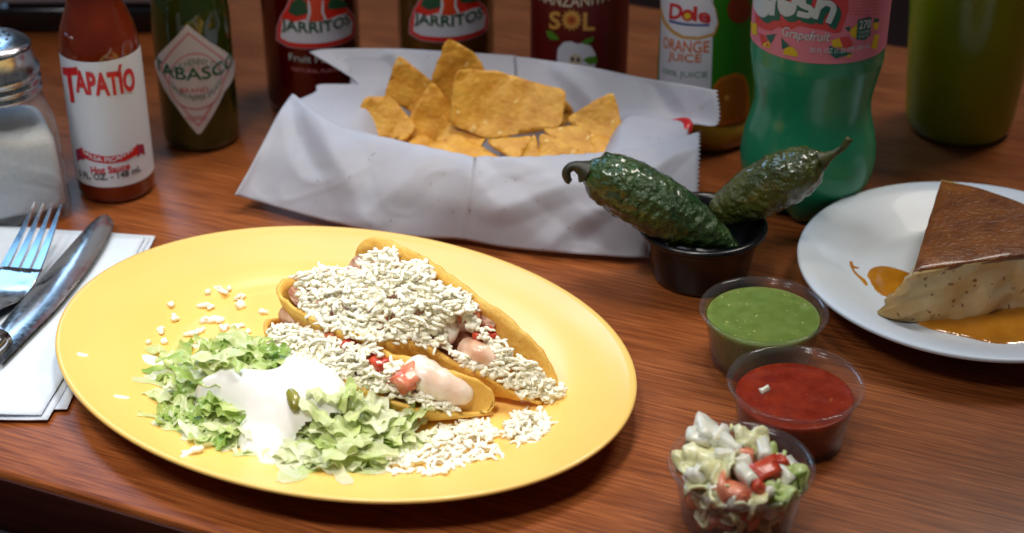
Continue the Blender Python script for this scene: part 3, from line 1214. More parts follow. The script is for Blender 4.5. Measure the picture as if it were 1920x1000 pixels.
crumbs = [(415, 545, 34, .5), (450, 558, 20, -.4), (450, 573, 18, 1.2), (385, 575, 30, 0), (320, 572, 14, .8), (328, 597, 14, 0), (398, 600, 40, -.1), (365, 625, 36, -.3), (420, 615, 20, .9), (445, 612, 24, -.2), (300, 622, 14, .5), (308, 640, 12, 1.3), (495, 585, 16, .2), (465, 622, 10, .1), (1012, 768, 10, .3), (355, 850, 46, -.45), (278, 642, 6, 0), (325, 664, 12, .2), (390, 548, 8, .4)]
for x, y, ln, an in crumbs:
    p = on_plate(x, y, .0011)
    w = .0026 if (x, y) not in ((398, 600), (450, 573)) else .0042
    its = [(np.array([0, 0, 0.]), np.array([math.cos(-an), math.sin(-an) * 1.8, .05]), np.array([0, 0, 1.]), ln * .00031, w * 1.15, RNG.uniform(-.8, .8))]
    if ln > 12:
        for _ in range(2 + (ln > 30)):
            q = np.array([RNG.normal(0, ln * .00006), RNG.normal(0, .0012), RNG.uniform(0, .0012)])
            its.append((q, rdir(.2), np.array([0, 0, 1.]), RNG.uniform(.002, .004), RNG.uniform(.0016, .0024), .4))
    o = obj('cheese_crumb', strands(its), M['cheese'], world=False)
    o.location = p
    big = {(355, 850): 'long white sliver lying on the platter below the lettuce', (398, 600): 'largest loose cheese lump on the yellow platter above the lettuce', (1012, 768): 'tiny cheese crumb above the compact cheese clump'}.get((x, y))
    tag(o, big or 'small loose crumb of white cheese scattered on the yellow platter', 'cheese crumb', 'loose cheese crumbs on the platter')

# ================================================================== napkin, fork, knife
def sheet_quad(pts, z, n, amp, seed, th):
    a, b, c, d = [Vector((p[0], p[1], 0)) for p in pts]
    V, Fc = [], []
    for i in range(n + 1):
        for j in range(n + 1):
            u, v = i / n, j / n
            p = a.lerp(b, u).lerp(d.lerp(c, u), v)
            e = min(u, 1 - u, v, 1 - v)
            p.x += nz((p.x, p.y, 0), 40, seed) * .0012
            p.y += nz((p.x, p.y, 3), 40, seed) * .0012
            p.z = z + abs(nz((p.x, p.y, 0), 22, seed)) * amp * (1 + 1.2 * max(0, .12 - e) / .12)
            V.append(p)
    for i in range(n):
        for j in range(n):
            q = i * (n + 1) + j
            Fc.append((q, q + 1, q + n + 2, q + n + 1))
    return solid(fix_normals(mesh(V, Fc)), th, -1)


nap = thing('paper_napkin', 'folded white paper napkin under the fork and knife', 'napkin', (-.30, .78, 0))
obj('ply', sheet_quad([(-.39, .695), (-.2125, .6985), (-.199, .868), (-.37, .89)], .0009, 40, .0006, 1, .0005), M['napkin'], nap)
obj('ply', sheet_quad([(-.40, .692), (-.2195, .6895), (-.2015, .8635), (-.375, .885)], .0024, 40, .0008, 6, .0005), M['napkin'], nap)
obj('ply', sheet_quad([(-.40, .693), (-.2225, .691), (-.2035, .861), (-.375, .884)], .0040, 40, .0008, 4, .0005), M['napkin'], nap)
NZT = .0058

kpts_u = [(0, 608), (40, 560), (100, 493), (150, 437), (175, 411), (192, 402)]
kpts_l = [(0, 682), (60, 622), (120, 560), (175, 490), (205, 440), (213, 417), (207, 404)]
kn = thing('table_knife', 'polished steel table knife lying on the paper napkin', 'knife', tuple(at(60, 590, NZT)))
ku = spline([tuple(at(x, y, NZT + .004)) for x, y in kpts_u], 30)
kl = spline([tuple(at(x, y, NZT + .003)) for x, y in kpts_l], 30)
V, Fc = [], []
for i in range(30):
    a, b = Vector(ku[i]), Vector(kl[i])
    for k, (t, z) in enumerate([(0, .0016), (.06, .0022), (.5, .0020), (.86, .0012), (1, .0003), (.86, -.0002), (.5, -.0004), (.06, -.0006)]):
        p = a.lerp(b, t)
        V.append((p.x, p.y, NZT + .0016 + z))
for i in range(29):
    for k in range(8):
        j = (k + 1) % 8
        Fc.append((i * 8 + k, i * 8 + j, i * 8 + 8 + j, i * 8 + 8 + k))
Fc.append(tuple(range(8)))
Fc.append(tuple(29 * 8 + k for k in range(8)))
auto(obj('blade', fix_normals(mesh(V, Fc)), M['steel'], kn), 50)
ka = .5 * (Vector(ku[0]) + Vector(kl[0]))
kd = (.5 * (Vector(ku[0]) + Vector(kl[0])) - .5 * (Vector(ku[12]) + Vector(kl[12]))).normalized()
kd.z = 0
hp = [ka + kd * t for t in (-.002, .004, .012, .03, .06, .085, .095)]
for q in hp:
    q.z = NZT + .0050
obj('handle', tube(hp, [.0062, .0052, .0050, .0055, .0065, .0068, .0030], 16), M['steel'], kn)

fk = thing('dinner_fork', 'steel fork with four tines lying on the paper napkin by the shaker', 'fork', tuple(at(41, 503, NZT)))
ft = at(90, 384, .0275)
fb = at(38, 505, .0125)
fdir = (ft - fb)
flen = fdir.length
fd = fdir.normalized()
fs = Vector((fd.y, -fd.x, 0)).normalized()
for k in range(4):
    o1 = (k - 1.5) * .0060
    o2 = (k - 1.5) * .0050
    pts, rads = [], []
    V, Fc = [], []
    for i in range(15):
        t = i / 14
        c = fb.lerp(ft, t) + fs * (o1 * (1 - t) + o2 * t)
        c.z -= .0008 * math.sin(math.pi * t)
        wd = .0021 * (1 - .72 * t ** 1.6)
        hh = .0010 * (1 - .35 * t)
        for sx_, sz_ in ((-1, -1), (1, -1), (1, 1), (-1, 1)):
            V.append(c + fs * sx_ * wd + Vector((0, 0, sz_ * hh)))
    for i in range(14):
        for j in range(4):
            jj = (j + 1) % 4
            Fc.append((i * 4 + j, i * 4 + jj, i * 4 + 4 + jj, i * 4 + 4 + j))
    Fc += [(0, 1, 2, 3), (56, 57, 58, 59)]
    me = fix_normals(mesh(V, Fc))
    o = obj('tine', me, M['steel'], fk, smooth=True)
    auto(o, 40)
V, Fc = [], []
secs = [(0.002, .0118, .0125), (-.006, .0118, .0108), (-.016, .0112, .0088), (-.026, .0088, .0090), (-.034, .0058, .0110), (-.044, .0038, .0130), (-.065, .0030, .0150), (-.09, .0034, .0140), (-.115, .0052, .0110), (-.130, .0056, .0095), (-.138, .0036, .0088)]
ss = spline([(a, b, c) for a, b, c in secs], 48)
for a, wd, zz in ss:
    c = fb + Vector((fd.x, fd.y, 0)).normalized() * a
    c.z = zz
    for k in range(12):
        w_ = 2 * math.pi * k / 12
        sag = .0016 * (1 - (math.cos(w_)) ** 2)
        V.append(c + fs * math.cos(w_) * wd + Vector((0, 0, math.sin(w_) * .0011 - sag)))
for i in range(len(ss) - 1):
    for k in range(12):
        j = (k + 1) % 12
        Fc.append((i * 12 + k, i * 12 + j, i * 12 + 12 + j, i * 12 + 12 + k))
Fc += [tuple(range(12)), tuple((len(ss) - 1) * 12 + k for k in range(12))]
obj('handle', fix_normals(mesh(V, Fc)), M['steel'], fk)

# ================================================================== salt shaker
sb = at(30, 388)
shk = thing('salt_shaker', 'glass salt shaker with perforated steel screw cap', 'shaker', (sb.x, sb.y, 0))


def sq_ring(hw, ch, z, rot, n=5):
    pts = []
    for q in range(4):
        a0 = q * math.pi / 2
        cx, cy = (hw - ch), (hw - ch)
        for k in range(n):
            a = a0 + math.pi / 2 * k / (n - 1)
            c0, s0 = math.cos(a0), math.sin(a0)
            ox, oy = cx * c0 - cy * s0, cx * s0 + cy * c0
            pts.append((ox + ch * math.cos(a), oy + ch * math.sin(a)))
    c, s = math.cos(rot), math.sin(rot)
    return [(x * c - y * s, x * s + y * c, z) for x, y in pts]


def ring_stack(rings, cap0=True, cap1=True):
    n = len(rings[0])
    V = [p for r in rings for p in r]
    Fc = []
    for i in range(len(rings) - 1):
        for k in range(n):
            j = (k + 1) % n
            Fc.append((i * n + k, i * n + j, i * n + n + j, i * n + n + k))
    if cap0:
        Fc.append(tuple(range(n)))
    if cap1:
        Fc.append(tuple((len(rings) - 1) * n + k for k in range(n)))
    return fix_normals(mesh(V, Fc))


SR = R(24)
gl = obj('glass_body', ring_stack([sq_ring(.024, .006, 0, SR), sq_ring(.0275, .007, .002, SR), sq_ring(.0285, .007, .008, SR), sq_ring(.0278, .007, .030, SR), sq_ring(.0270, .008, .054, SR), sq_ring(.0262, .010, .062, SR), sq_ring(.0235, .0195, .069, SR), sq_ring(.0215, .0214, .073, SR), sq_ring(.0212, .0210, .080, SR)], True, True), M['glass'], shk, world=False)
obj('salt', ring_stack([sq_ring(.0225, .005, .006, SR), sq_ring(.0255, .006, .009, SR), sq_ring(.0250, .006, .030, SR), sq_ring(.0244, .008, .047, SR), sq_ring(.0220, .010, .0525, SR), sq_ring(.0150, .008, .0555, SR)]), M['salt'], shk, world=False)
auto(gl, 50)
cprof = [(0.0205, .0735), (.0222, .0738), (.0224, .0752), (.0208, .0764), (.0206, .0776), (.0224, .0790), (.0226, .0806), (.0210, .0820), (.0208, .0832), (.0225, .0846), (.0226, .0868), (.0212, .0882), (.0204, .0930), (.0196, .0985), (.0200, .0998), (.0196, .1012), (.0170, .1036), (.0110, .1052), (0, .1058)]
cap = obj('screw_cap', lathe([(r * 1.10, z) for r, z in cprof], 64), M['cap_metal'], shk, world=False)
rings_h = [(0, 1), (.0055, 6), (.0105, 11), (.0148, 14)]
for rad, n in rings_h:
    for k in range(n):
        a = 2 * math.pi * k / n + rad * 90
        z = float(np.interp(rad, [0, .0110, .0165], [.1058, .1052, .1036]))
        obj('hole', lathe([(0, .0), (.0009, .0), (.0009, .0004), (0, .0004)], 10, c=(rad * math.cos(a), rad * math.sin(a), z)), M['hole'], cap, world=False)

# ================================================================== bottles
# --- red hot sauce
b = at(220, 352)
tp = [(0, .001), (.0190, .0006), (.0215, .0015), (.0223, .0045), (.0223, .086), (.0222, .090), (.0217, .097), (.0202, .104), (.0178, .1105), (.0156, .116), (.0146, .121), (.0136, .132), (.0130, .136)]
hot = Bottle('hot_sauce_bottle', 'red hot sauce bottle with white label beside the salt shaker', 'bottle', b, tp, M['hot_sauce'], .0223)
obj('cap', lathe([(.0128, .136), (.0142, .1362), (.0142, .150), (.0105, .152), (.0100, .160), (.0070, .164), (0, .1645)], 40), ink('cap_red', (.5, .02, .01)), hot.root, world=False)
lb = hot.sleeve('label', hot.px(222, 350)[1], hot.px(190, 116)[1], I('white'), .0003, -1.95, 1.95)
hot.text('lettering', 'T', 123, 160, 150, 160, 62, I('red'), .0007, lb, bold=.04)
hot.text('lettering', 'APATÍO', 142, 154, 251, 150, 56, I('red'), .0007, lb, bold=.04)
hot.poly('ribbon', [(152, 276), (172, 287), (200, 293), (230, 288), (256, 272), (258, 288), (232, 302), (203, 306), (175, 302), (153, 292)], I('red'), .0006, lb)
hot.poly('ribbon_end', [(143, 280), (156, 276), (160, 300), (152, 298), (146, 303)], I('wine'), .0005, lb)
hot.poly('ribbon_end', [(254, 271), (268, 270), (271, 290), (263, 287), (257, 295)], I('wine'), .0005, lb)
hot.text('lettering', 'SALSA PICANTE', 160, 301, 250, 296, 9, I('white'), .0010, lb, arc=.0046, bold=.02)
hot.text('lettering', 'Hot Sauce', 172, 322, 243, 313, 14, I('red'), .0007, lb, bold=.03)
hot.text('lettering', '5 FL. OZ. - 148 mL', 152, 335, 264, 326, 12, I('dark'), .0007, lb, bold=.02)

# --- green pepper sauce
b = at(379, 258)
tp = [(0, .001), (.0200, .0006), (.0226, .0015), (.0236, .006), (.0236, .082), (.0232, .088), (.0215, .098), (.0180, .108), (.0140, .116), (.0125, .124), (.0120, .140)]
gsb = Bottle('pepper_sauce_bottle', 'dark green pepper sauce bottle with a white diamond label', 'bottle', b, tp, M['pepper_sauce'], .0236)
obj('cap', lathe([(.0115, .140), (.0135, .1402), (.0135, .158), (0, .159)], 40), ink('cap_green', (.01, .15, .04)), gsb.root, world=False)
dia = [(351, 46), (392, 78), (441, 117), (440, 124), (420, 172), (376, 251), (370, 251), (330, 199), (294, 130), (291, 118), (318, 82)]
lb = gsb.poly('label', dia, ink('label_paper', (.62, .60, .62)), .0003)


def inset(pts, k):
    cx, cy = sum(p[0] for p in pts) / len(pts), sum(p[1] for p in pts) / len(pts)
    return [(cx + (p[0] - cx) * k, cy + (p[1] - cy) * k) for p in pts]


gsb.poly('border', inset(dia, .86), I('rose'), .00045, lb)
gsb.poly('border', inset(dia, .81), ink('label_paper', (.62, .60, .62)), .0006, lb)
gsb.ell('roundel', 367, 152, 50, 54, I('rose'), .0007, lb)
gsb.ell('roundel', 367, 152, 47.5, 51, ink('label_paper', (.62, .60, .62)), .00085, lb)
gsb.text('lettering', 'TABASCO', 297, 142, 436, 134, 24, I('green'), .0011, lb, bold=.015, arc=.0030)
gsb.text('lettering', 'McILHENNY CO.', 322, 118, 412, 112, 13, I('green'), .0010, lb, arc=-.0085)
gsb.text('lettering', 'BRAND', 340, 170, 390, 168, 9, I('red'), .0010, lb)
gsb.text('lettering', 'GREEN PEPPER SAUCE', 325, 186, 415, 180, 11, I('green'), .0010, lb, arc=.0085)
gsb.text('lettering', 'AVERY ISLAND', 346, 128, 392, 126, 6, I('rose'), .0010, lb, arc=-.002)
gsb.text('lettering', 'PEPPER', 350, 222, 388, 220, 8, I('rose'), .0010, lb)


# --- two fruit sodas
def jar_bottle(px, py, m, label, dx, second=False):
    b = at(px, py)
    tp = [(0, .001), (.0260, .0006), (.0295, .002), (.0306, .008), (.0306, .105), (.0300, .118), (.0275, .135), (.0225, .155), (.0170, .175), (.0145, .195), (.0140, .215), (.0155, .218), (.0155, .224)]
    bt = Bottle('soda_bottle', label, 'bottle', b, tp, m, .0306, group='fruit soda bottles behind the chip basket')
    obj('crown_cap', lathe([(.0150, .224), (.0163, .2242), (.0160, .2285), (.0120, .231), (0, .2315)], 40), ink('cap_silver', (.5, .5, .5)), bt.root, world=False)
    q = lambda pts: [(x + dx, y + (second * -12)) for x, y in pts]
    out = [(518, 75), (519, 52), (526, 30), (536, 14), (548, -14), (575, -32), (610, -30), (636, -14), (650, 14), (663, 28), (668, 48), (664, 70), (648, 80), (610, 90), (575, 92), (540, 88)]
    lb = bt.poly('label', q(out), ink('logo_rim', (.55, .25, .27)), .0003)
    bt.poly('border', q(inset(out, .955)), I('jar_red'), .0005, lb)
    band = [(527, 70), (531, 34), (552, 41), (571, 36), (583, 40), (600, 38), (616, 36), (634, 28), (650, 24), (660, 44), (657, 64), (640, 72), (605, 80), (572, 81), (542, 78)]
    bt.poly('panel', q(band), I('white'), .0007, lb)
    bt.poly('leaf_mark', q([(541, 22), (547, 4), (560, -6), (574, 2), (578, 24), (556, 30)]), I('jar_green'), .0009, lb)
    bt.poly('leaf_mark', q([(612, 16), (616, 0), (630, -6), (648, 6), (650, 12), (632, 16)]), I('jar_green'), .0009, lb)
    bt.poly('jug_mark', q([(578, 38), (582, 22), (581, 4), (588, -6), (598, -5), (602, 6), (602, 24), (608, 36), (592, 40)]), ink('jar_orange', (.72, .06, .01)), .0010, lb)
    bt.poly('outline_mark', q([(574, 38), (578, 22), (577, 0), (580, 0), (583, 22), (579, 39)]), I('white'), .0011, lb)
    bt.poly('outline_mark', q([(603, 0), (606, 0), (606, 22), (612, 36), (608, 38), (602, 23)]), I('white'), .0011, lb)
    bt.text('lettering', 'JARRITOS', 530 + dx, 58 - 12 * second, 654 + dx, 49 - 12 * second, 27, I('jar_green'), .0011, lb, bold=.02, arc=.0012)
    if not second:
        bt.text('lettering', 'Fruit Punch', 543, 111, 640, 111, 13, I('mint'), .0006, lb)
        bt.text('lettering', 'NATURAL FLAVOR', 548, 133, 640, 133, 7, I('rose'), .0006, lb)
    return bt


jar_bottle(592, 190, M['red_soda'], 'dark red fruit soda bottle with white and red logo', 0)
jar_bottle(839, 190, M['amber_soda'], 'amber brown fruit soda bottle with white and red logo', 249, True)

# --- apple soda
b = at(1083, 212)
tp = [(0, .001), (.0255, .0006), (.0290, .002), (.0302, .008), (.0302, .118), (.0285, .135), (.0235, .155), (.0170, .180), (.0145, .200), (.0142, .214)]
ap = Bottle('apple_soda_bottle', 'bright red apple soda bottle with a white apple on its label', 'bottle', b, tp, M['red_label_body'], .0302)
obj('cap', lathe([(.0140, .214), (.0155, .2142), (.0152, .226), (0, .2275)], 40), ink('cap_gold', (.5, .3, .05)), ap.root, world=False)
lb = ap.sleeve('label', .012, .112, ink('apple_label', (.115, .003, .003)), .0003)
ap.text('lettering', 'MANZANITA', 1012, 2, 1142, 2, 22, I('cream'), .0007, lb, bold=.01, arc=.001)
ap.text('lettering', 'S', 1031, 38, 1052, 38, 34, I('gold'), .0007, lb, bold=.03)
ap.text('lettering', 'L', 1093, 40, 1115, 40, 34, I('gold'), .0007, lb, bold=.03)
sun = []
for k in range(28):
    a = 2 * math.pi * k / 28
    rr = 20 if k % 2 == 0 else 14
    sun.append((1072 + rr * math.cos(a), 37 + rr * math.sin(a) * 1.05))
ap.poly('sun_mark', sun, I('gold'), .0007, lb)
ap.ell('sun_mark', 1072, 37, 9, 9, ink('sun_orange', (.5, .13, .02)), .0009, lb)
ap.ell('sun_mark', 1072, 37, 3.5, 3.5, ink('sun_core', (.25, .02, .01)), .0011, lb)
ap.poly('apple_mark', [(1045, 108), (1047, 90), (1058, 78), (1072, 77), (1082, 82), (1094, 80), (1108, 86), (1116, 100), (1116, 122), (1108, 140), (1090, 148), (1066, 146), (1050, 132)], I('white'), .0007, lb)
ap.poly('leaf_mark', [(1025, 57), (1036, 58), (1046, 68), (1050, 74), (1034, 74), (1028, 68)], I('leaf'), .0007, lb)
ap.poly('leaf_mark', [(1090, 80), (1098, 72), (1113, 68), (1110, 78), (1100, 83)], I('leaf'), .0009, lb)
ap.poly('leaf_mark', [(1092, 112), (1102, 106), (1118, 104), (1119, 118), (1104, 120)], I('leaf'), .0009, lb)
ap.ell('core_mark', 1079, 112, 12, 12, I('cream'), .0009, lb)
ap.ell('seed_mark', 1074, 110, 3, 4.5, I('dark'), .0011, lb)
ap.ell('seed_mark', 1084, 111, 3, 4.5, I('dark'), .0011, lb)

# --- orange juice
b = at(1322, 250)
tp = [(0, .001), (.0265, .0006), (.0305, .003), (.0318, .009), (.0316, .016), (.0300, .0185), (.0310, .022), (.0312, .028), (.0308, .070), (.0305, .110), (.0285, .125), (.0235, .140), (.0180, .150), (.0175, .160)]
dj = Bottle('orange_juice_bottle', 'green labelled orange juice bottle behind the jalapeño peppers', 'bottle', b, tp, M['juice'], .0308)
obj('cap', lathe([(.0175, .160), (.0195, .1602), (.0195, .176), (0, .177)], 40), ink('cap_orange', (.7, .2, .02)), dj.root, world=False)
lb = dj.sleeve('label', .024, .122, I('label_green'), .0003)
dj.poly('orange_print', [(1337, 160), (1352, 144), (1378, 136), (1394, 140), (1402, 160), (1404, 200), (1398, 222), (1370, 232), (1340, 236)], ink('orange_rim', (.55, .16, .012)), .0005, lb)
dj.poly('orange_print', [(1339, 166), (1354, 150), (1376, 143), (1391, 147), (1397, 162), (1398, 196), (1392, 214), (1368, 222), (1342, 226)], ink('orange_flesh', (.36, .11, .008)), .0007, lb)
dj.ell('orange_print', 1362, 182, 5, 5, I('gold'), .0009, lb)
dj.ell('fruit_print', 1385, 18, 22, 26, ink('fruit_red', (.22, .03, .008)), .0005, lb)
dj.poly('panel', [(1242, -20), (1338, -20), (1336, 80), (1333, 165), (1238, 160), (1240, 60)], I('white'), .0005, lb)
logo = [(1238, -12), (1330, -12), (1343, 14), (1348, 42), (1340, 62), (1312, 70), (1282, 68), (1262, 56), (1248, 38), (1240, 14)]
dj.poly('logo', [(x - 2, y + 3) for x, y in inset(logo, 1.03)], I('gold'), .0007, lb)
dj.poly('logo', inset(logo, .95), I('white'), .0009, lb)
dj.text('lettering', 'D', 1258, 21, 1282, 22, 30, I('red'), .0012, lb, bold=.03)
dj.text('lettering', 'le', 1301, 25, 1333, 30, 28, I('red'), .0012, lb, bold=.03)
dj.ell('sun_mark', 1291, 28, 11, 11, I('red'), .0012, lb)
dj.ell('sun_mark', 1291, 29, 6, 6, I('yellow'), .0014, lb)
dj.poly('underline', [(1257, 36), (1330, 44), (1330, 48), (1257, 41)], I('blue'), .0011, lb)
dj.text('lettering', 'ORANGE', 1246, 84, 1330, 93, 22, I('orange'), .0008, lb, bold=.01)
dj.text('lettering', 'JUICE', 1255, 108, 1316, 114, 20, I('orange'), .0008, lb, bold=.01)
dj.text('lettering', '100% JUICE', 1244, 138, 1326, 146, 14, ink('ink_sage', (.2, .36, .25)), .0008, lb)

# --- grapefruit soda in a waisted bottle
b = at(1505, 381)


def petal(z, a):
    if z > .022:
        return 1
    k = (1 - z / .022) ** 1.2
    return 1 - .34 * k * (.5 - .5 * math.cos(5 * (a + .35))) ** 2


tp = smooth_prof([(.0180, .0004), (.0240, .0006), (.0295, .005), (.0340, .014), (.0372, .024), (.0382, .034), (.0368, .046), (.0338, .058), (.0326, .066), (.0330, .074), (.0348, .084), (.0364, .093), (.0368, .100), (.0368, .145), (.0358, .155), (.0300, .180), (.0200, .205), (.0140, .218), (.0135, .228)], 4)
tp = [(0, .004), (.010, .003)] + [tuple(p) for p in tp]
cr = Bottle('grapefruit_soda_bottle', 'waisted clear bottle of green soda with pink label', 'bottle', b, tp, M['green_soda'], .0368, seg=120, rmod=petal)
cr.rr = np.array([p[0] for p in tp if p[0] > .012])
cr.zz = np.array([p[1] for p in tp if p[0] > .012])
obj('cap', lathe([(.0135, .228), (.0152, .2282), (.0152, .243), (0, .244)], 40), ink('cap_white', (.7, .7, .7)), cr.root, world=False)
zb = cr.px(1528, 119)[1]
lb = cr.sleeve('label', zb, .150, I('pink'), .0003)
cr.poly('burst', [(1418, 46), (1445, 58), (1462, 50), (1480, 56), (1500, 48), (1545, 56), (1565, 62), (1576, 60), (1590, 20), (1590, -30), (1418, -30)], I('coral'), .0005, lb)


def brush(name, path, w, m, lift, dx=0, dy=0):
    P = spline(path, 14)
    n = len(P)
    L_, R_ = [], []
    for i in range(n):
        t = P[min(i + 1, n - 1)] - P[max(i - 1, 0)]
        t = t / (np.linalg.norm(t) + 1e-9)
        nn = np.array([-t[1], t[0]])
        L_.append(tuple(P[i] + nn * w / 2 + (dx, dy)))
        R_.append(tuple(P[i] - nn * w / 2 + (dx, dy)))
    return cr.poly(name, L_ + R_[::-1], m, lift, lb)


letters = [[(1446, -16), (1436, -22), (1424, -14), (1421, 6), (1428, 24), (1438, 27)], [(1436, 28), (1442, 10), (1446, 2)], [(1449, 28), (1451, 6), (1453, -8)], [(1452, 0), (1458, -7), (1466, -8)], [(1467, -8), (1466, 12), (1473, 24), (1486, 22), (1490, 10), (1492, -8)],
           [(1514, -4), (1504, -8), (1497, 0), (1508, 10), (1522, 16), (1518, 28), (1496, 24)], [(1545, -30), (1538, 0), (1528, 34)], [(1536, 12), (1548, 4), (1562, 10), (1560, 24), (1552, 42)]]
for i, p in enumerate(letters):
    for sft in (10, 6):
        brush('lettering_shade', p, 13, I('teal'), .0007 + .00001 * i + (.00005 if sft == 6 else 0), sft * .8, sft)
for i, p in enumerate(letters):
    brush('lettering', p, 11, ink('logo_white', (.55, .64, .68)), .0010 + .00002 * i)
cr.text('lettering', 'Grapefruit', 1468, 63, 1556, 74, 24, ink('logo_white', (.55, .64, .68)), .0008, lb, shear=.2, bold=.01)
cr.poly('badge', [(1607, 37), (1632, 31), (1630, 66), (1619, 75), (1604, 73)], I('teal'), .0008, lb)
cr.text('lettering', '270', 1609, 46, 1630, 43, 16, ink('logo_white', (.55, .64, .68)), .0011, lb, bold=.02)
cr.text('lettering', 'CALORIES', 1608, 60, 1628, 57, 5, I('mint'), .0011, lb)
cr.text('lettering', 'PER BOTTLE', 1608, 68, 1626, 65, 5, I('mint'), .0011, lb)
cr.text('lettering', '20 FL OZ (1.25 PT) 591 mL', 1518, 99, 1628, 90, 12, ink('logo_white', (.55, .64, .68)), .0012, lb, bold=.01)
for pts, c in [([(1583, 52), (1594, 48), (1591, 59)], 'teal'), ([(1592, 58), (1606, 44), (1605, 72), (1596, 68)], 'yellow'), ([(1558, 76), (1573, 70), (1580, 88), (1562, 88)], 'yellow'), ([(1573, 70), (1590, 68), (1598, 80), (1594, 90), (1580, 90)], 'coral'), ([(1554, 85), (1576, 94), (1598, 100), (1566, 109), (1555, 100)], 'teal'), ([(1438, 66), (1456, 63), (1448, 80), (1443, 78)], 'teal'), ([(1466, 70), (1482, 86), (1467, 92)], 'teal'), ([(1470, 94), (1478, 87), (1488, 88), (1496, 98), (1496, 106), (1470, 101)], 'yellow'), ([(1410, 42), (1421, 44), (1421, 66), (1412, 64)], 'yellow'), ([(1424, 62), (1436, 66), (1444, 88), (1430, 84)], 'coral'), ([(1432, 82), (1444, 76), (1446, 90), (1434, 88)], 'yellow'), ([(1635, 42), (1646, 42), (1643, 56), (1637, 55)], 'yellow'), ([(1638, 34), (1646, 34), (1647, 40), (1636, 41)], 'teal'), ([(1638, 64), (1647, 64), (1642, 92), (1632, 90)], 'yellow'), ([(1588, 103), (1598, 100), (1594, 106), (1586, 108)], 'yellow')]:
    cr.poly('fruit_mark', pts, I(c), .0006, lb)
for k in range(5):
    cr.text('small_print', 'CONTAINS NO JUICE NATURAL FLAVORS'[k * 4:k * 4 + 14], 1592, 4 + k * 6, 1646, 2 + k * 6, 3.5, I('coral'), .0009, lb)

# --- tall lime tumbler
b = at(1795, 238)
tw = .0335
tum_p = [(0, .0030), (.022, .0030), (.0270, .0004), (.0305, .0008), (.0330, .0040), (.0345, .012), (.0400, .085), (.0440, .145), (.0448, .150), (.0440, .1505), (.0428, .146), (.0420, .138)]
tum = thing('drink_tumbler', 'tall translucent lime green tumbler of drink behind the flan plate', 'tumbler', (b.x, b.y, 0))
obj('cup_wall', lathe([(r * .97, z) for r, z in tum_p], 72), M['lime_drink'], tum, world=False)
obj('drink', lathe([(0, .1345), (.030, .1345), (.0405, .1345)], 60), M['lime_drink'], tum, world=False)

# --- black based stand at the back
a = at(140, 63)
st = thing('napkin_dispenser', 'pale grey dispenser on a black base behind the shaker', 'dispenser', (a.x - .04, a.y + .05, 0))
obj('base', box_bm(-.36, -.235, a.y, a.y + .10, 0, .0185, bevel=.003), M['black_plastic'], st)
obj('housing', box_bm(-.355, -.240, a.y + .004, a.y + .095, .0187, .15, bevel=.004), M['grey_panel'], st)

# ================================================================== chip basket
bc = Vector((.002, .930, 0))
BROT = R(-10)
bk = thing('chip_basket', 'red plastic oval basket under the white paper liner', 'basket', (bc.x, bc.y, 0))


def oval(p, seg=80):
    return lathe(p, seg, sx=.75, sy=.455, rot=BROT, rmod=lambda z, a: (abs(math.cos(a)) ** 3.2 + abs(math.sin(a)) ** 3.2) ** (-1 / 3.2))


obj('wall', oval([(.090, .003), (.094, .004), (.112, .030), (.110, .030), (.092, .006)]), M['red_plastic'], bk, world=False)
obj('base', oval([(0, .001), (.090, .001), (.093, .004), (0, .004)]), M['red_plastic'], bk, world=False)
obj('rim', oval([(.1085, .029), (.1145, .029), (.1150, .0315), (.1110, .0335), (.1082, .0315), (.1085, .029)]), M['red_plastic'], bk, world=False)

obj('end_handle', tube(spline([(.076, .898, .034), (.090, .905, .037), (.0990, .915, .0425), (.1005, .922, .0450), (.095, .931, .0405), (.080, .938, .032)], 20), [.0032] * 20, 10), M['red_plastic'], bk)

NU = 120
R0 = spline([tuple(at(*q)) for q in [(440, 366, .012), (468, 373, .009), (567, 402, .006), (665, 427, .004), (763, 444, .004), (866, 449, .005), (880, 452, .005), (958, 466, .004), (1105, 478, .004), (1213, 483, .004), (1302, 468, .006)]], NU)
R2 = spline([tuple(at(*q)) for q in [(548, 178, .050), (572, 196, .050), (625, 231, .0475), (700, 256, .047), (782, 275, .0465), (886, 297, .0465), (898, 297, .0465), (1007, 297, .0465), (1183, 283, .047), (1255, 266, .050), (1310, 250, .055)]], NU)
R6 = spline([tuple(at(*q)) for q in [(580, 98, .060), (620, 92, .060), (750, 92, .059), (955, 104, .058), (970, 106, .058), (1100, 125, .057), (1200, 145, .056), (1290, 160, .057), (1342, 170, .058)]], NU)
R5 = R6 + np.array([.0, -.015, -.014])
uu = np.linspace(0, 1, NU)
R5[:, 0] += .030 * np.clip(1 - uu / .10, 0, 1)
R4 = R6 * .62 + R2 * .38
R4[:, 2] = .0075
R3 = R6 * .35 + R2 * .65
R3[:, 2] = .0075
cx_ = R4.mean(0)[0]
rise = np.clip((np.abs(2 * uu - 1) - .42) / .26, 0, 1)
for Rr in (R3, R4):
    Rr[:, 2] = .0075 + .038 * rise * rise * (3 - 2 * rise)
    Rr[:, 0] = cx_ + (Rr[:, 0] - cx_) * .92
R1 = .5 * R0 + .5 * R2 + np.array([0, -.006, .003])
R2b = R2 * .86 + R3 * .14
R2b[:, 2] = R2[:, 2] - .004
ctrl = [R0, .75 * R0 + .25 * R2 + np.array([0, -.0035, .001]), R1, .22 * R0 + .78 * R2 + np.array([0, -.004, .004]), R2 + np.array([0, 0, .0005]), R2b, R3, R4, R5, R6]
NVp = 110
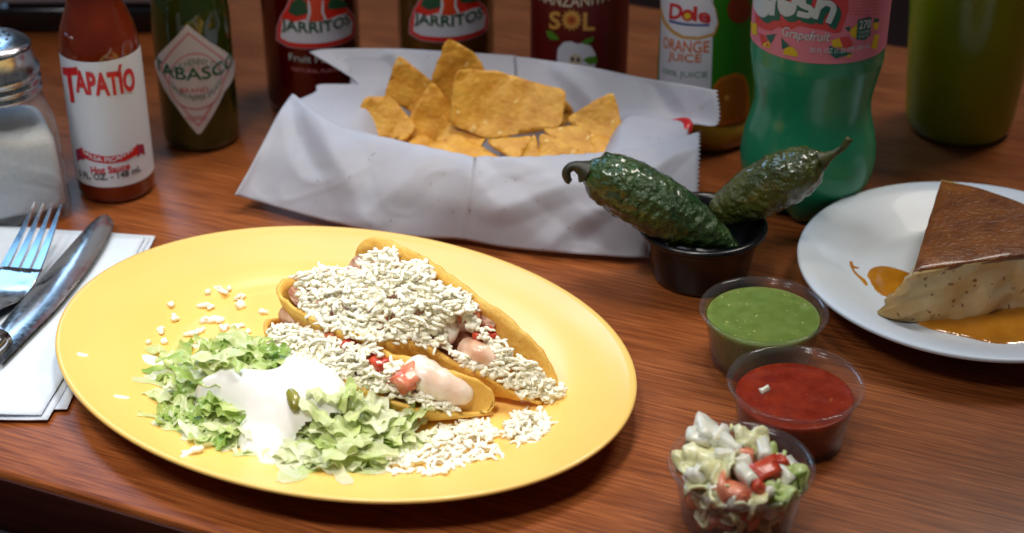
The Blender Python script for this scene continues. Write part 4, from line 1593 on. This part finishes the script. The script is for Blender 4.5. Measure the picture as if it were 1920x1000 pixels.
CREASES = [(.10, .44, .30, .02, .0028, .05), (.30, .04, .46, .30, .0022, .06), (.58, .10, .86, .28, .0024, .05), (.70, .02, .95, .40, .0020, .04), (.03, .40, .16, .18, -.0026, .05), (.52, .25, .75, .06, -.0020, .06), (.20, .98, .34, .78, .0022, .04), (.62, .97, .80, .80, .0024, .04), (.84, .98, .93, .76, -.0024, .04)]
V, Fc = [], []
for i in range(NU):
    row = spline([c[i] for c in ctrl], NVp)
    u = i / (NU - 1)
    for j in range(NVp):
        v = j / (NVp - 1)
        p = Vector(row[j])
        d = nz(p, 22, 3) * .0030 + nz(p, 60, 8) * .0007
        ridge = abs(nz(p, 34, 12))
        d += (max(0, .05 - ridge) / .05) * .0004
        for (ua, va, ub, vb, am, wd_) in CREASES:
            ex, ey = ub - ua, vb - va
            tt = min(max(((u - ua) * ex + (v - va) * ey) / (ex * ex + ey * ey), 0), 1)
            ds = math.hypot(u - ua - ex * tt, v - va - ey * tt)
            if ds < wd_:
                d += am * (1 - ds / wd_)
        p.y -= d
        p.z += d * .5
        # centre crease
        cr_ = abs(u - .515)
        if cr_ < .012:
            p.y -= .0009 * (1 - cr_ / .012)
        if i == NU - 1:
            p.x += .0012 if j % 2 else -.0004
        if p.z < .0016:
            p.z = .0016
        V.append(p)
for i in range(NU - 1):
    for j in range(NVp - 1):
        q = i * NVp + j
        Fc.append((q, q + 1, q + NVp + 1, q + NVp))
paper = obj('paper_liner', solid(mesh(V, Fc), .00025, 0), M['paper'], origin=(bc.x, bc.y, .006))
tag(paper, 'white waxed paper sheet lining the chip basket, draped over its front', 'paper liner')


def chip(poly, label, seed, bend=.004):
    """poly: (photo x, photo y, distance) corners of one chip"""
    W = [aty(x, y, d) for x, y, d in poly]
    c = sum(W, Vector()) / len(W)
    n = Vector()
    for i in range(len(W)):
        n += (W[i] - c).cross(W[(i + 1) % len(W)] - c)
    n.normalize()
    if n.y > 0:
        n = -n
    ux = Vector((1, 0, 0))
    ux = (ux - n * ux.dot(n)).normalized()
    uy = n.cross(ux)
    P2 = [((w - c).dot(ux), (w - c).dot(uy)) for w in W]
    # rounded, slightly ragged outline
    out = []
    k = len(P2)
    for i in range(k):
        a, b, d = np.array(P2[i - 1]), np.array(P2[i]), np.array(P2[(i + 1) % k])
        ra = min(.0035, .3 * np.linalg.norm(a - b)) / np.linalg.norm(a - b)
        rd = min(.0035, .3 * np.linalg.norm(d - b)) / np.linalg.norm(d - b)
        out += [tuple(b + (a - b) * ra), tuple(b + (a - b) * ra * .3 + (d - b) * rd * .3), tuple(b + (d - b) * rd)]
        L_ = np.linalg.norm(d - b)
        m = max(int(L_ / .004), 2)
        for q in range(1, m):
            f = rd + (1 - 2 * rd) * q / m
            pt = b + (d - b) * f
            out.append(tuple(pt))
    bm = bmesh.new()
    vs = [bm.verts.new((x, y, 0)) for x, y in out]
    bm.faces.new(vs)
    bmesh.ops.triangulate(bm, faces=bm.faces)
    for g in range(-20, 21):
        for no in ((1, 0, 0), (0, 1, 0)):
            bmesh.ops.bisect_plane(bm, geom=bm.verts[:] + bm.edges[:] + bm.faces[:], plane_co=(g * .0045, g * .0045, 0), plane_no=no, dist=1e-6)
    rnd = random.Random(seed)
    ba = rnd.uniform(0, 3.1)
    for v in bm.verts:
        x, y = v.co.x, v.co.y
        s = x * math.cos(ba) + y * math.sin(ba)
        h = bend * ((s / .03) ** 2 - .4) + nz((x, y, seed), 90, seed) * .0016 + nz((x, y, seed), 240, seed) * .0006
        jx = nz((x, y, 1), 200, seed) * .0007
        v.co = c + ux * (x + jx) + uy * (y - jx) + n * h
    me = bpy.data.meshes.new('chip')
    bm.to_mesh(me)
    bm.free()
    o = obj('tortilla_chip', solid(me, .0018, 0), M['chip'], origin=tuple(c))
    tag(o, label, 'chip', 'tortilla chips in the lined basket')


C = lambda x, y: (420 + x / 2.0426, 60 + y / 2.0426)


def cpoly(pts, ys):
    return [(*C(x, y), d) for (x, y), d in zip(pts, ys)]


chip(cpoly([(855, 22), (965, 85), (1030, 200), (1000, 330), (880, 360), (770, 240)], [.966, .966, .962, .955, .955, .960]), 'tallest tortilla chip, standing at the back of the heap', 2)
chip(cpoly([(670, 88), (805, 195), (760, 330), (610, 250)], [.962, .962, .952, .955]), 'pointed chip standing behind the curled brown chip', 3)
chip(cpoly([(800, 185), (880, 300), (850, 440), (700, 430), (720, 300)], [.954, .950, .938, .935, .944]), 'deep golden chip wedged between the pointed chip and the broad chip', 4)
chip(cpoly([(535, 248), (640, 243), (745, 370), (690, 420), (480, 380)], [.945, .946, .936, .930, .934]), 'curled brown chip lying at the paper\'s folded end', 5, .006)
chip(cpoly([(885, 150), (1040, 145), (1310, 230), (1290, 370), (1010, 412), (862, 350)], [.948, .950, .946, .930, .926, .930]), 'broad squarish chip facing front, largest face in the basket', 6, .006)
chip(cpoly([(1285, 225), (1345, 310), (1270, 400)], [.952, .944, .936]), 'narrow chip edge behind the broad squarish chip', 8)
chip(cpoly([(1492, 222), (1550, 465), (1420, 420), (1305, 332)], [.934, .910, .914, .928]), 'upright triangular chip at the end of the heap nearest the peppers', 9)
chip(cpoly([(735, 445), (900, 392), (1095, 495), (900, 520)], [.915, .928, .900, .895]), 'flat chip lying along the front fold of the paper', 10, .005)
chip(cpoly([(1000, 410), (1190, 395), (1120, 500)], [.914, .918, .900]), 'shaded chip lying beneath the broad squarish chip', 12)
chip(cpoly([(1212, 380), (1440, 490), (1300, 530), (1195, 500)], [.908, .893, .890, .893]), 'front triangular chip leaning on the paper fold', 13, .005)
chip(cpoly([(1215, 372), (1385, 350), (1430, 480), (1340, 470)], [.918, .920, .900, .902]), 'dark golden chip behind the front triangular chip', 14)
chip(cpoly([(1390, 385), (1500, 415), (1545, 470), (1430, 490)], [.917, .914, .903, .898]), 'small shaded chip under the upright triangular chip', 15)
chip(cpoly([(1190, 380), (1215, 500), (1120, 520)], [.908, .894, .893]), 'narrow curled chip standing on edge beside the front chip', 16)
chip(cpoly([(860, 330), (1010, 400), (960, 470), (800, 440)], [.940, .930, .912, .922]), 'chip lying flat under the lower edge of the broad chip', 18)
chip(cpoly([(560, 380), (760, 400), (1000, 470), (760, 500)], [.940, .940, .920, .915]), 'chip buried under the heap beside the flat chip', 17)

# ================================================================== ramekin and peppers
rb = at(1311, 516)
RZ = .0325
ram = obj('ramekin', lathe([(0, .0010), (.0225, .0006), (.0245, .0010), (.0258, .0035), (.0300, .0255), (.0305, .0285), (.0335, .0292), (.0347, .0310), (.0342, .0328), (.0318, .0330), (.0305, .0315), (.0275, .0265), (.0238, .0060), (.0180, .0042), (0, .0042)], 80), M['black_plastic'], world=False)
ram.location = (rb.x, rb.y, 0)
tag(ram, 'small glossy black plastic ramekin holding two blistered peppers', 'ramekin')


def pepper(name, label, pts, rads, m, stem, srad, sm):
    root = thing(name, label, 'pepper', tuple(pts[0]), 'blistered jalapeño peppers in the ramekin')
    sp = spline([tuple(p) for p in pts], 96)
    rr = np.interp(np.linspace(0, 1, 96), np.linspace(0, 1, len(rads)), rads)
    me = tube(sp, list(rr), 56)
    me.update()
    for v in me.vertices:
        p = v.co
        nn = v.normal
        w = abs(nz(p, 130, 5)) * .0020 + nz(p, 45, 2) * .0013 - abs(nz(p, 300, 7)) * .0012
        v.co = p + nn * (w - .0006)
    obj('flesh', me, m, root)
    st_ = spline([tuple(p) for p in stem], 16)
    sr_ = np.interp(np.linspace(0, 1, 16), np.linspace(0, 1, len(srad)), srad)
    obj('stem', tube(st_, list(sr_), 12), sm, root)
    return root


yl = .822
JL = [aty(1092, 316, yl + .004), aty(1112, 324, yl + .003), aty(1170, 348, yl), aty(1240, 388, yl - .005), aty(1310, 428, yl - .009), aty(1360, 452, yl - .012), aty(1386, 468, yl - .014)]
pepper('jalapeno_pepper', 'dark green blistered jalapeño with a hooked black stem', JL, [.0030, .0125, .0150, .0162, .0164, .0162, .0156, .0146, .0128, .0098, .0056, .0008], M['jal_dark'], [aty(1100, 322, yl + .003), aty(1090, 316, yl + .003), aty(1074, 312, yl + .003), aty(1062, 322, yl + .002), aty(1064, 336, yl + .001), aty(1069, 341, yl)], [.0070, .0040, .0026, .0024, .0024, .0018], M['stem_dark'])
yr = .836
JR = [aty(1545, 299, yr - .012), aty(1530, 304, yr - .011), aty(1490, 325, yr - .008), aty(1440, 350, yr - .004), aty(1390, 376, yr), aty(1350, 398, yr + .002), aty(1318, 420, yr + .003)]
pepper('jalapeno_pepper', 'olive green wrinkled jalapeño with a long straight stem', JR, [.0030, .0110, .0135, .0146, .0150, .0150, .0146, .0138, .0122, .0098, .0060, .0010], M['jal_olive'], [aty(1538, 302, yr - .012), aty(1548, 297, yr - .012), aty(1562, 289, yr - .012), aty(1580, 277, yr - .012), aty(1590, 264, yr - .012), aty(1593, 260, yr - .012)], [.0060, .0032, .0019, .0017, .0018, .0020], M['stem_green'])

# ================================================================== portion cups
CUP = [(0, .0008), (.0225, .0004), (.0240, .0010), (.0246, .0030), (.0287, .0270), (.0290, .0283), (.0310, .0288), (.0318, .0297), (.0316, .0306), (.0306, .0308), (.0290, .0300), (.0283, .0283), (.0241, .0036), (.0220, .0018), (0, .0018)]


def cup(px, py, label):
    c = at(px, py, .0295)
    o = obj('portion_cup', lathe(CUP, 80), M['cup'], world=False)
    o.location = (c.x, c.y, 0)
    tag(o, label, 'cup', 'clear plastic portion cups on the table')
    return c


def salsa(c, level, m, name, label, cat):
    pr = [(0, .0024)]
    for k in range(6):
        z = .0024 + (level - .0024) * k / 5
        pr.append((float(np.interp(z, [.0024, .0036, .0283], [.0225, .0238, .0280])), z))
    rt = pr[-1][0]
    pr += [(rt * .985, level + .0002), (rt * .9, level), (rt * .7, level), (rt * .4, level), (0, level)]
    me = lathe(pr, 72)
    for v in me.vertices:
        r = math.hypot(v.co.x, v.co.y)
        if v.co.z >= level - .0001 and r < rt * .95:
            v.co.z += nz(v.co, 90, level * 1000) * .0008
    o = obj(name, me, m, world=False)
    o.location = (c.x, c.y, 0)
    tag(o, label, cat)
    return o


c = cup(1432, 583, 'clear plastic cup filled with green salsa beside the ramekin')
salsa(c, .0265, M['salsa_green'], 'green_salsa', 'green tomatillo salsa with pale seeds filling its cup', 'salsa')
c = cup(1492, 720, 'clear plastic cup of red salsa between the other two cups')
salsa(c, .0230, M['salsa_red'], 'red_salsa', 'dark red tomato salsa filling its clear cup', 'salsa')
o = obj('onion_piece', chunk(at(1434, 731, .0237), .0035, 2.2, 1.5, .8, .5), M['onion'], origin=tuple(at(1434, 731, .0237)))
tag(o, 'tiny white onion bit floating on the red salsa', 'onion piece')
c = cup(1390, 872, 'clear plastic cup heaped with chopped salad at the table front')
sal = thing('chopped_salad', 'chopped cabbage, onion and tomato heaped in its clear cup', 'salad', (c.x, c.y, .003))


def P7(x, y):
    return 1220 + x / 2.0, 500 + y / 2.0


kinds = [('tomato_piece', 'tomato'), ('tomato_piece', 'tomato_pale'), ('onion_piece', 'onion'), ('cabbage_piece', 'cabbage'), ('lettuce_piece', 'lettuce1')]
placed = [(435, 770, 0, .0105), (400, 815, 0, .009), (470, 745, 0, .008), (275, 825, 1, .010), (320, 845, 1, .011), (400, 855, 1, .008), (360, 790, 2, .010), (250, 855, 2, .009), (210, 620, 2, .0125), (180, 640, 2, .009), (250, 640, 2, .009), (300, 680, 2, .009), (380, 640, 3, .009), (340, 630, 3, .008), (200, 700, 3, .011), (150, 740, 3, .010), (240, 740, 3, .011), (190, 780, 2, .009), (290, 745, 3, .010), (330, 740, 2, .008), (420, 700, 2, .009), (150, 790, 2, .008), (540, 770, 4, .010), (520, 820, 4, .011), (490, 850, 4, .010), (545, 830, 4, .009), (470, 880, 4, .009), (420, 890, 3, .009), (370, 900, 3, .009), (320, 890, 2, .008), (500, 790, 2, .008), (240, 960, 1, .010), (190, 950, 3, .009), (350, 710, 1, .007), (270, 780, 3, .009), (170, 840, 3, .010), (220, 880, 3, .009), (380, 680, 3, .009), (280, 710, 2, .007), (440, 840, 2, .008), (260, 900, 2, .007)]


def bit(p, sz, seed, k):
    """a dice of tomato or onion, or a crumpled scrap of leaf"""
    if k < 3:
        return chunk(p, sz, seed, 1.15, .85, .55)
    V, Fc = [], []
    n_ = 6
    rot = Matrix.Rotation(seed * 2.3, 3, 'Z') @ Matrix.Rotation(.7 * math.sin(seed * 3), 3, 'X')
    for i in range(n_ + 1):
        for j in range(n_ + 1):
            u, v = (i / n_ - .5) * 1.7, (j / n_ - .5) * 1.1
            w = .35 * math.sin(u * 3 + seed) * math.cos(v * 4 + seed) + .5 * nz((u, v, seed), 2.2, seed)
            V.append(Vector(p) + rot @ Vector((u * (1 - .25 * v * v), v * (1 - .3 * u * u), w)) * sz)
    for i in range(n_):
        for j in range(n_):
            q = i * (n_ + 1) + j
            Fc.append((q, q + 1, q + n_ + 2, q + n_ + 1))
    return solid(mesh(V, Fc), sz * .13, 0)


for i, (x, y, k, sz) in enumerate(placed):
    px, py = P7(x, y)
    d = math.hypot((px - 1390) / 120, (py - 865) / 65)
    h = .0295 + .0065 * max(0, 1 - d * d) if y < 930 else .014
    if y < 700:
        h = .036
    p = at(px, py, h)
    r = math.hypot(p.x - c.x, p.y - c.y)
    lim = .0225 if h > .02 else .0185
    if r > lim:
        p.x, p.y = c.x + (p.x - c.x) * lim / r, c.y + (p.y - c.y) * lim / r
    obj(kinds[k][0], bit(p, sz, i * .77 + .3, k), M[kinds[k][1]], sal)
rg = random.Random(5)
for i in range(95):
    z = rg.uniform(.006, .029)
    rmax = float(np.interp(z, [.0036, .0283], [.0175, .0225]))
    a, q = rg.uniform(0, 6.28), rmax * math.sqrt(rg.uniform(.35, 1))
    k = rg.choice([0, 1, 2, 2, 3, 3, 3, 4])
    obj(kinds[k][0], bit((c.x + q * math.cos(a), c.y + q * math.sin(a), z), rg.uniform(.007, .010), i * .61, k), M[kinds[k][1]], sal)

# ================================================================== white plate with flan
wc = Vector((.2425, .8050, 0))
WR = .0925
wp = [(0, .0022), (.050, .0022), (.052, .0003), (.056, .0003), (.058, .0028), (.070, .0085), (.084, .0150), (.0905, .0178), (.0925, .0192), (.0921, .0206), (.0905, .0209), (.084, .0188), (.070, .0135), (.0615, .0085), (.0560, .0068), (.050, .0062), (0, .0062)]
dp = obj('dessert_plate', lathe(wp, 128), M['china'], world=False)
dp.location = wc
tag(dp, 'round white china plate holding a slice of flan', 'plate')


def wz(x, y):
    return float(np.interp(math.hypot(x - wc.x, y - wc.y), [0, .050, .056, .0615, .070, .084, .0905], [.0062, .0062, .0068, .0085, .0135, .0188, .0209]))


FT = .0375
tip = at(1712, 511, FT)
fl_l = at(1765, 338, FT)
fl_r = at(1913, 482, FT)
dl = (fl_l - tip)
Rf = dl.length * 1.0
a1 = math.atan2(dl.y, dl.x)
dr = fl_r - tip
a0 = math.atan2(dr.y, dr.x)
Rr_ = .098
flan = thing('flan_slice', 'wedge of custard flan with brown caramel top on white plate', 'flan', (tip.x + .03, tip.y + .03, .0065))
out = []
NA = 26
for k in range(34):
    out.append(tip + (Vector((math.cos(a0), math.sin(a0), 0)) * Rr_) * (k / 33))
for k in range(1, NA):
    a = a0 + (a1 - a0) * k / NA
    rr = Rr_ + (Rf - Rr_) * k / NA
    out.append(tip + Vector((math.cos(a), math.sin(a), 0)) * rr)
for k in range(34):
    out.append(tip + dl * (1 - k / 33 * .985))
cen = sum(out, Vector()) / len(out)
V, Fc = [], []
lv = [0, .06, .14, .24, .34, .44, .54, .64, .74, .84, .92, .97, 1.0]
zb0 = .0068
n = len(out)
for t in lv:
    for i, q in enumerate(out):
        z = zb0 + (FT - zb0) * t
        g = 1 + (.06 * (1 - t) ** 1.5)
        p = cen + (Vector((q.x, q.y, 0)) - Vector((cen.x, cen.y, 0))) * g
        w = nz((p.x, p.y, z), 70, 4) * .0040 + nz((p.x, p.y, z), 190, 8) * .0026
        w *= 1 - t ** 3
        dirn = (Vector((q.x - cen.x, q.y - cen.y, 0))).normalized()
        p = Vector((p.x, p.y, 0)) + dirn * w
        near_tip = max(0, 1 - (Vector((q.x, q.y, 0)) - Vector((tip.x, tip.y, 0))).length / .02)
        p -= Vector((.011, -.003, 0)) * near_tip * (1 - t) ** .6 * (1 + 1.2 * nz((p.x, p.y, z * 2), 160, 3))
        p += Vector((nz((0, 0, z), 260, 2), nz((0, 0, z), 240, 5), 0)) * .004 * near_tip
        V.append((p.x, p.y, max(z + (nz((p.x, p.y, 0), 60, 1) * .0006 if t == 1 else 0), wz(p.x, p.y) + .0003)))
for i in range(len(lv) - 1):
    for k in range(n):
        j = (k + 1) % n
        Fc.append((i * n + k, i * n + j, i * n + n + j, i * n + n + k))
V.append((cen.x, cen.y, FT + .0002))
for k in range(n):
    Fc.append(((len(lv) - 1) * n + k, (len(lv) - 1) * n + (k + 1) % n, len(V) - 1))
obj('custard', fix_normals(mesh(V, Fc)), M['custard'], flan)
# caramel skin with a ragged lip
V, Fc = [], []
rings = [(.0, .0018), (.55, .0018), (.86, .0017), (.96, .0012), (.998, .0004), (1.004, -.0006), (1.0, -.0014)]
for g, dz in rings[1:]:
    for q in out:
        e = g + nz((q.x, q.y, 0), 110, 6) * .012 * (g > .9)
        p = Vector((cen.x, cen.y, 0)) + (Vector((q.x, q.y, 0)) - Vector((cen.x, cen.y, 0))) * e
        V.append((p.x, p.y, FT + dz + nz((p.x, p.y, 5), 80, 2) * .0007 + (nz((q.x, q.y, 9), 110, 3) * .0007 if dz < 0 else 0)))
for i in range(len(rings) - 2):
    for k in range(n):
        j = (k + 1) % n
        Fc.append((i * n + k, i * n + j, i * n + n + j, i * n + n + k))
V.append((cen.x, cen.y, FT + .0018))
for k in range(n):
    Fc.append((k, (k + 1) % n, len(V) - 1))
obj('caramel_top', fix_normals(mesh(V, Fc)), M['caramel_top'], flan)


def zf(x, y):
    return 1480 + x / 2.632, 320 + y / 2.632


def pool(pts, label, th=.0011, name='caramel_sauce', m=None):
    P = [at(*zf(x, y), .0075) for x, y in pts]
    P2 = spline([(p.x, p.y) for p in P] + [(P[0].x, P[0].y)], 60)[:-1]
    o = obj(name, blob(P2, wz, th, .003, .0008, rag=.08, sink=.0002), m or M['caramel'], origin=(float(P2[:, 0].mean()), float(P2[:, 1].mean()), .0065))
    return tag(o, label, 'caramel sauce')


pool([(385, 510), (400, 480), (440, 462), (500, 465), (580, 490), (640, 520), (650, 600), (560, 625), (480, 612), (430, 585)], 'round amber pool of caramel beside the flan tip')
pool([(560, 690), (700, 700), (900, 690), (1100, 620), (1300, 560), (1330, 800), (1140, 850), (1000, 845), (880, 815), (720, 780), (620, 740)], 'wide amber caramel pool along the front of the flan', .0013)
pool([(292, 470), (310, 464), (320, 480), (345, 478), (340, 490), (318, 494), (345, 515), (375, 530), (390, 555), (380, 566), (350, 540), (318, 515), (298, 492)], 'thin caramel smear on the rim of the white plate', .0006)
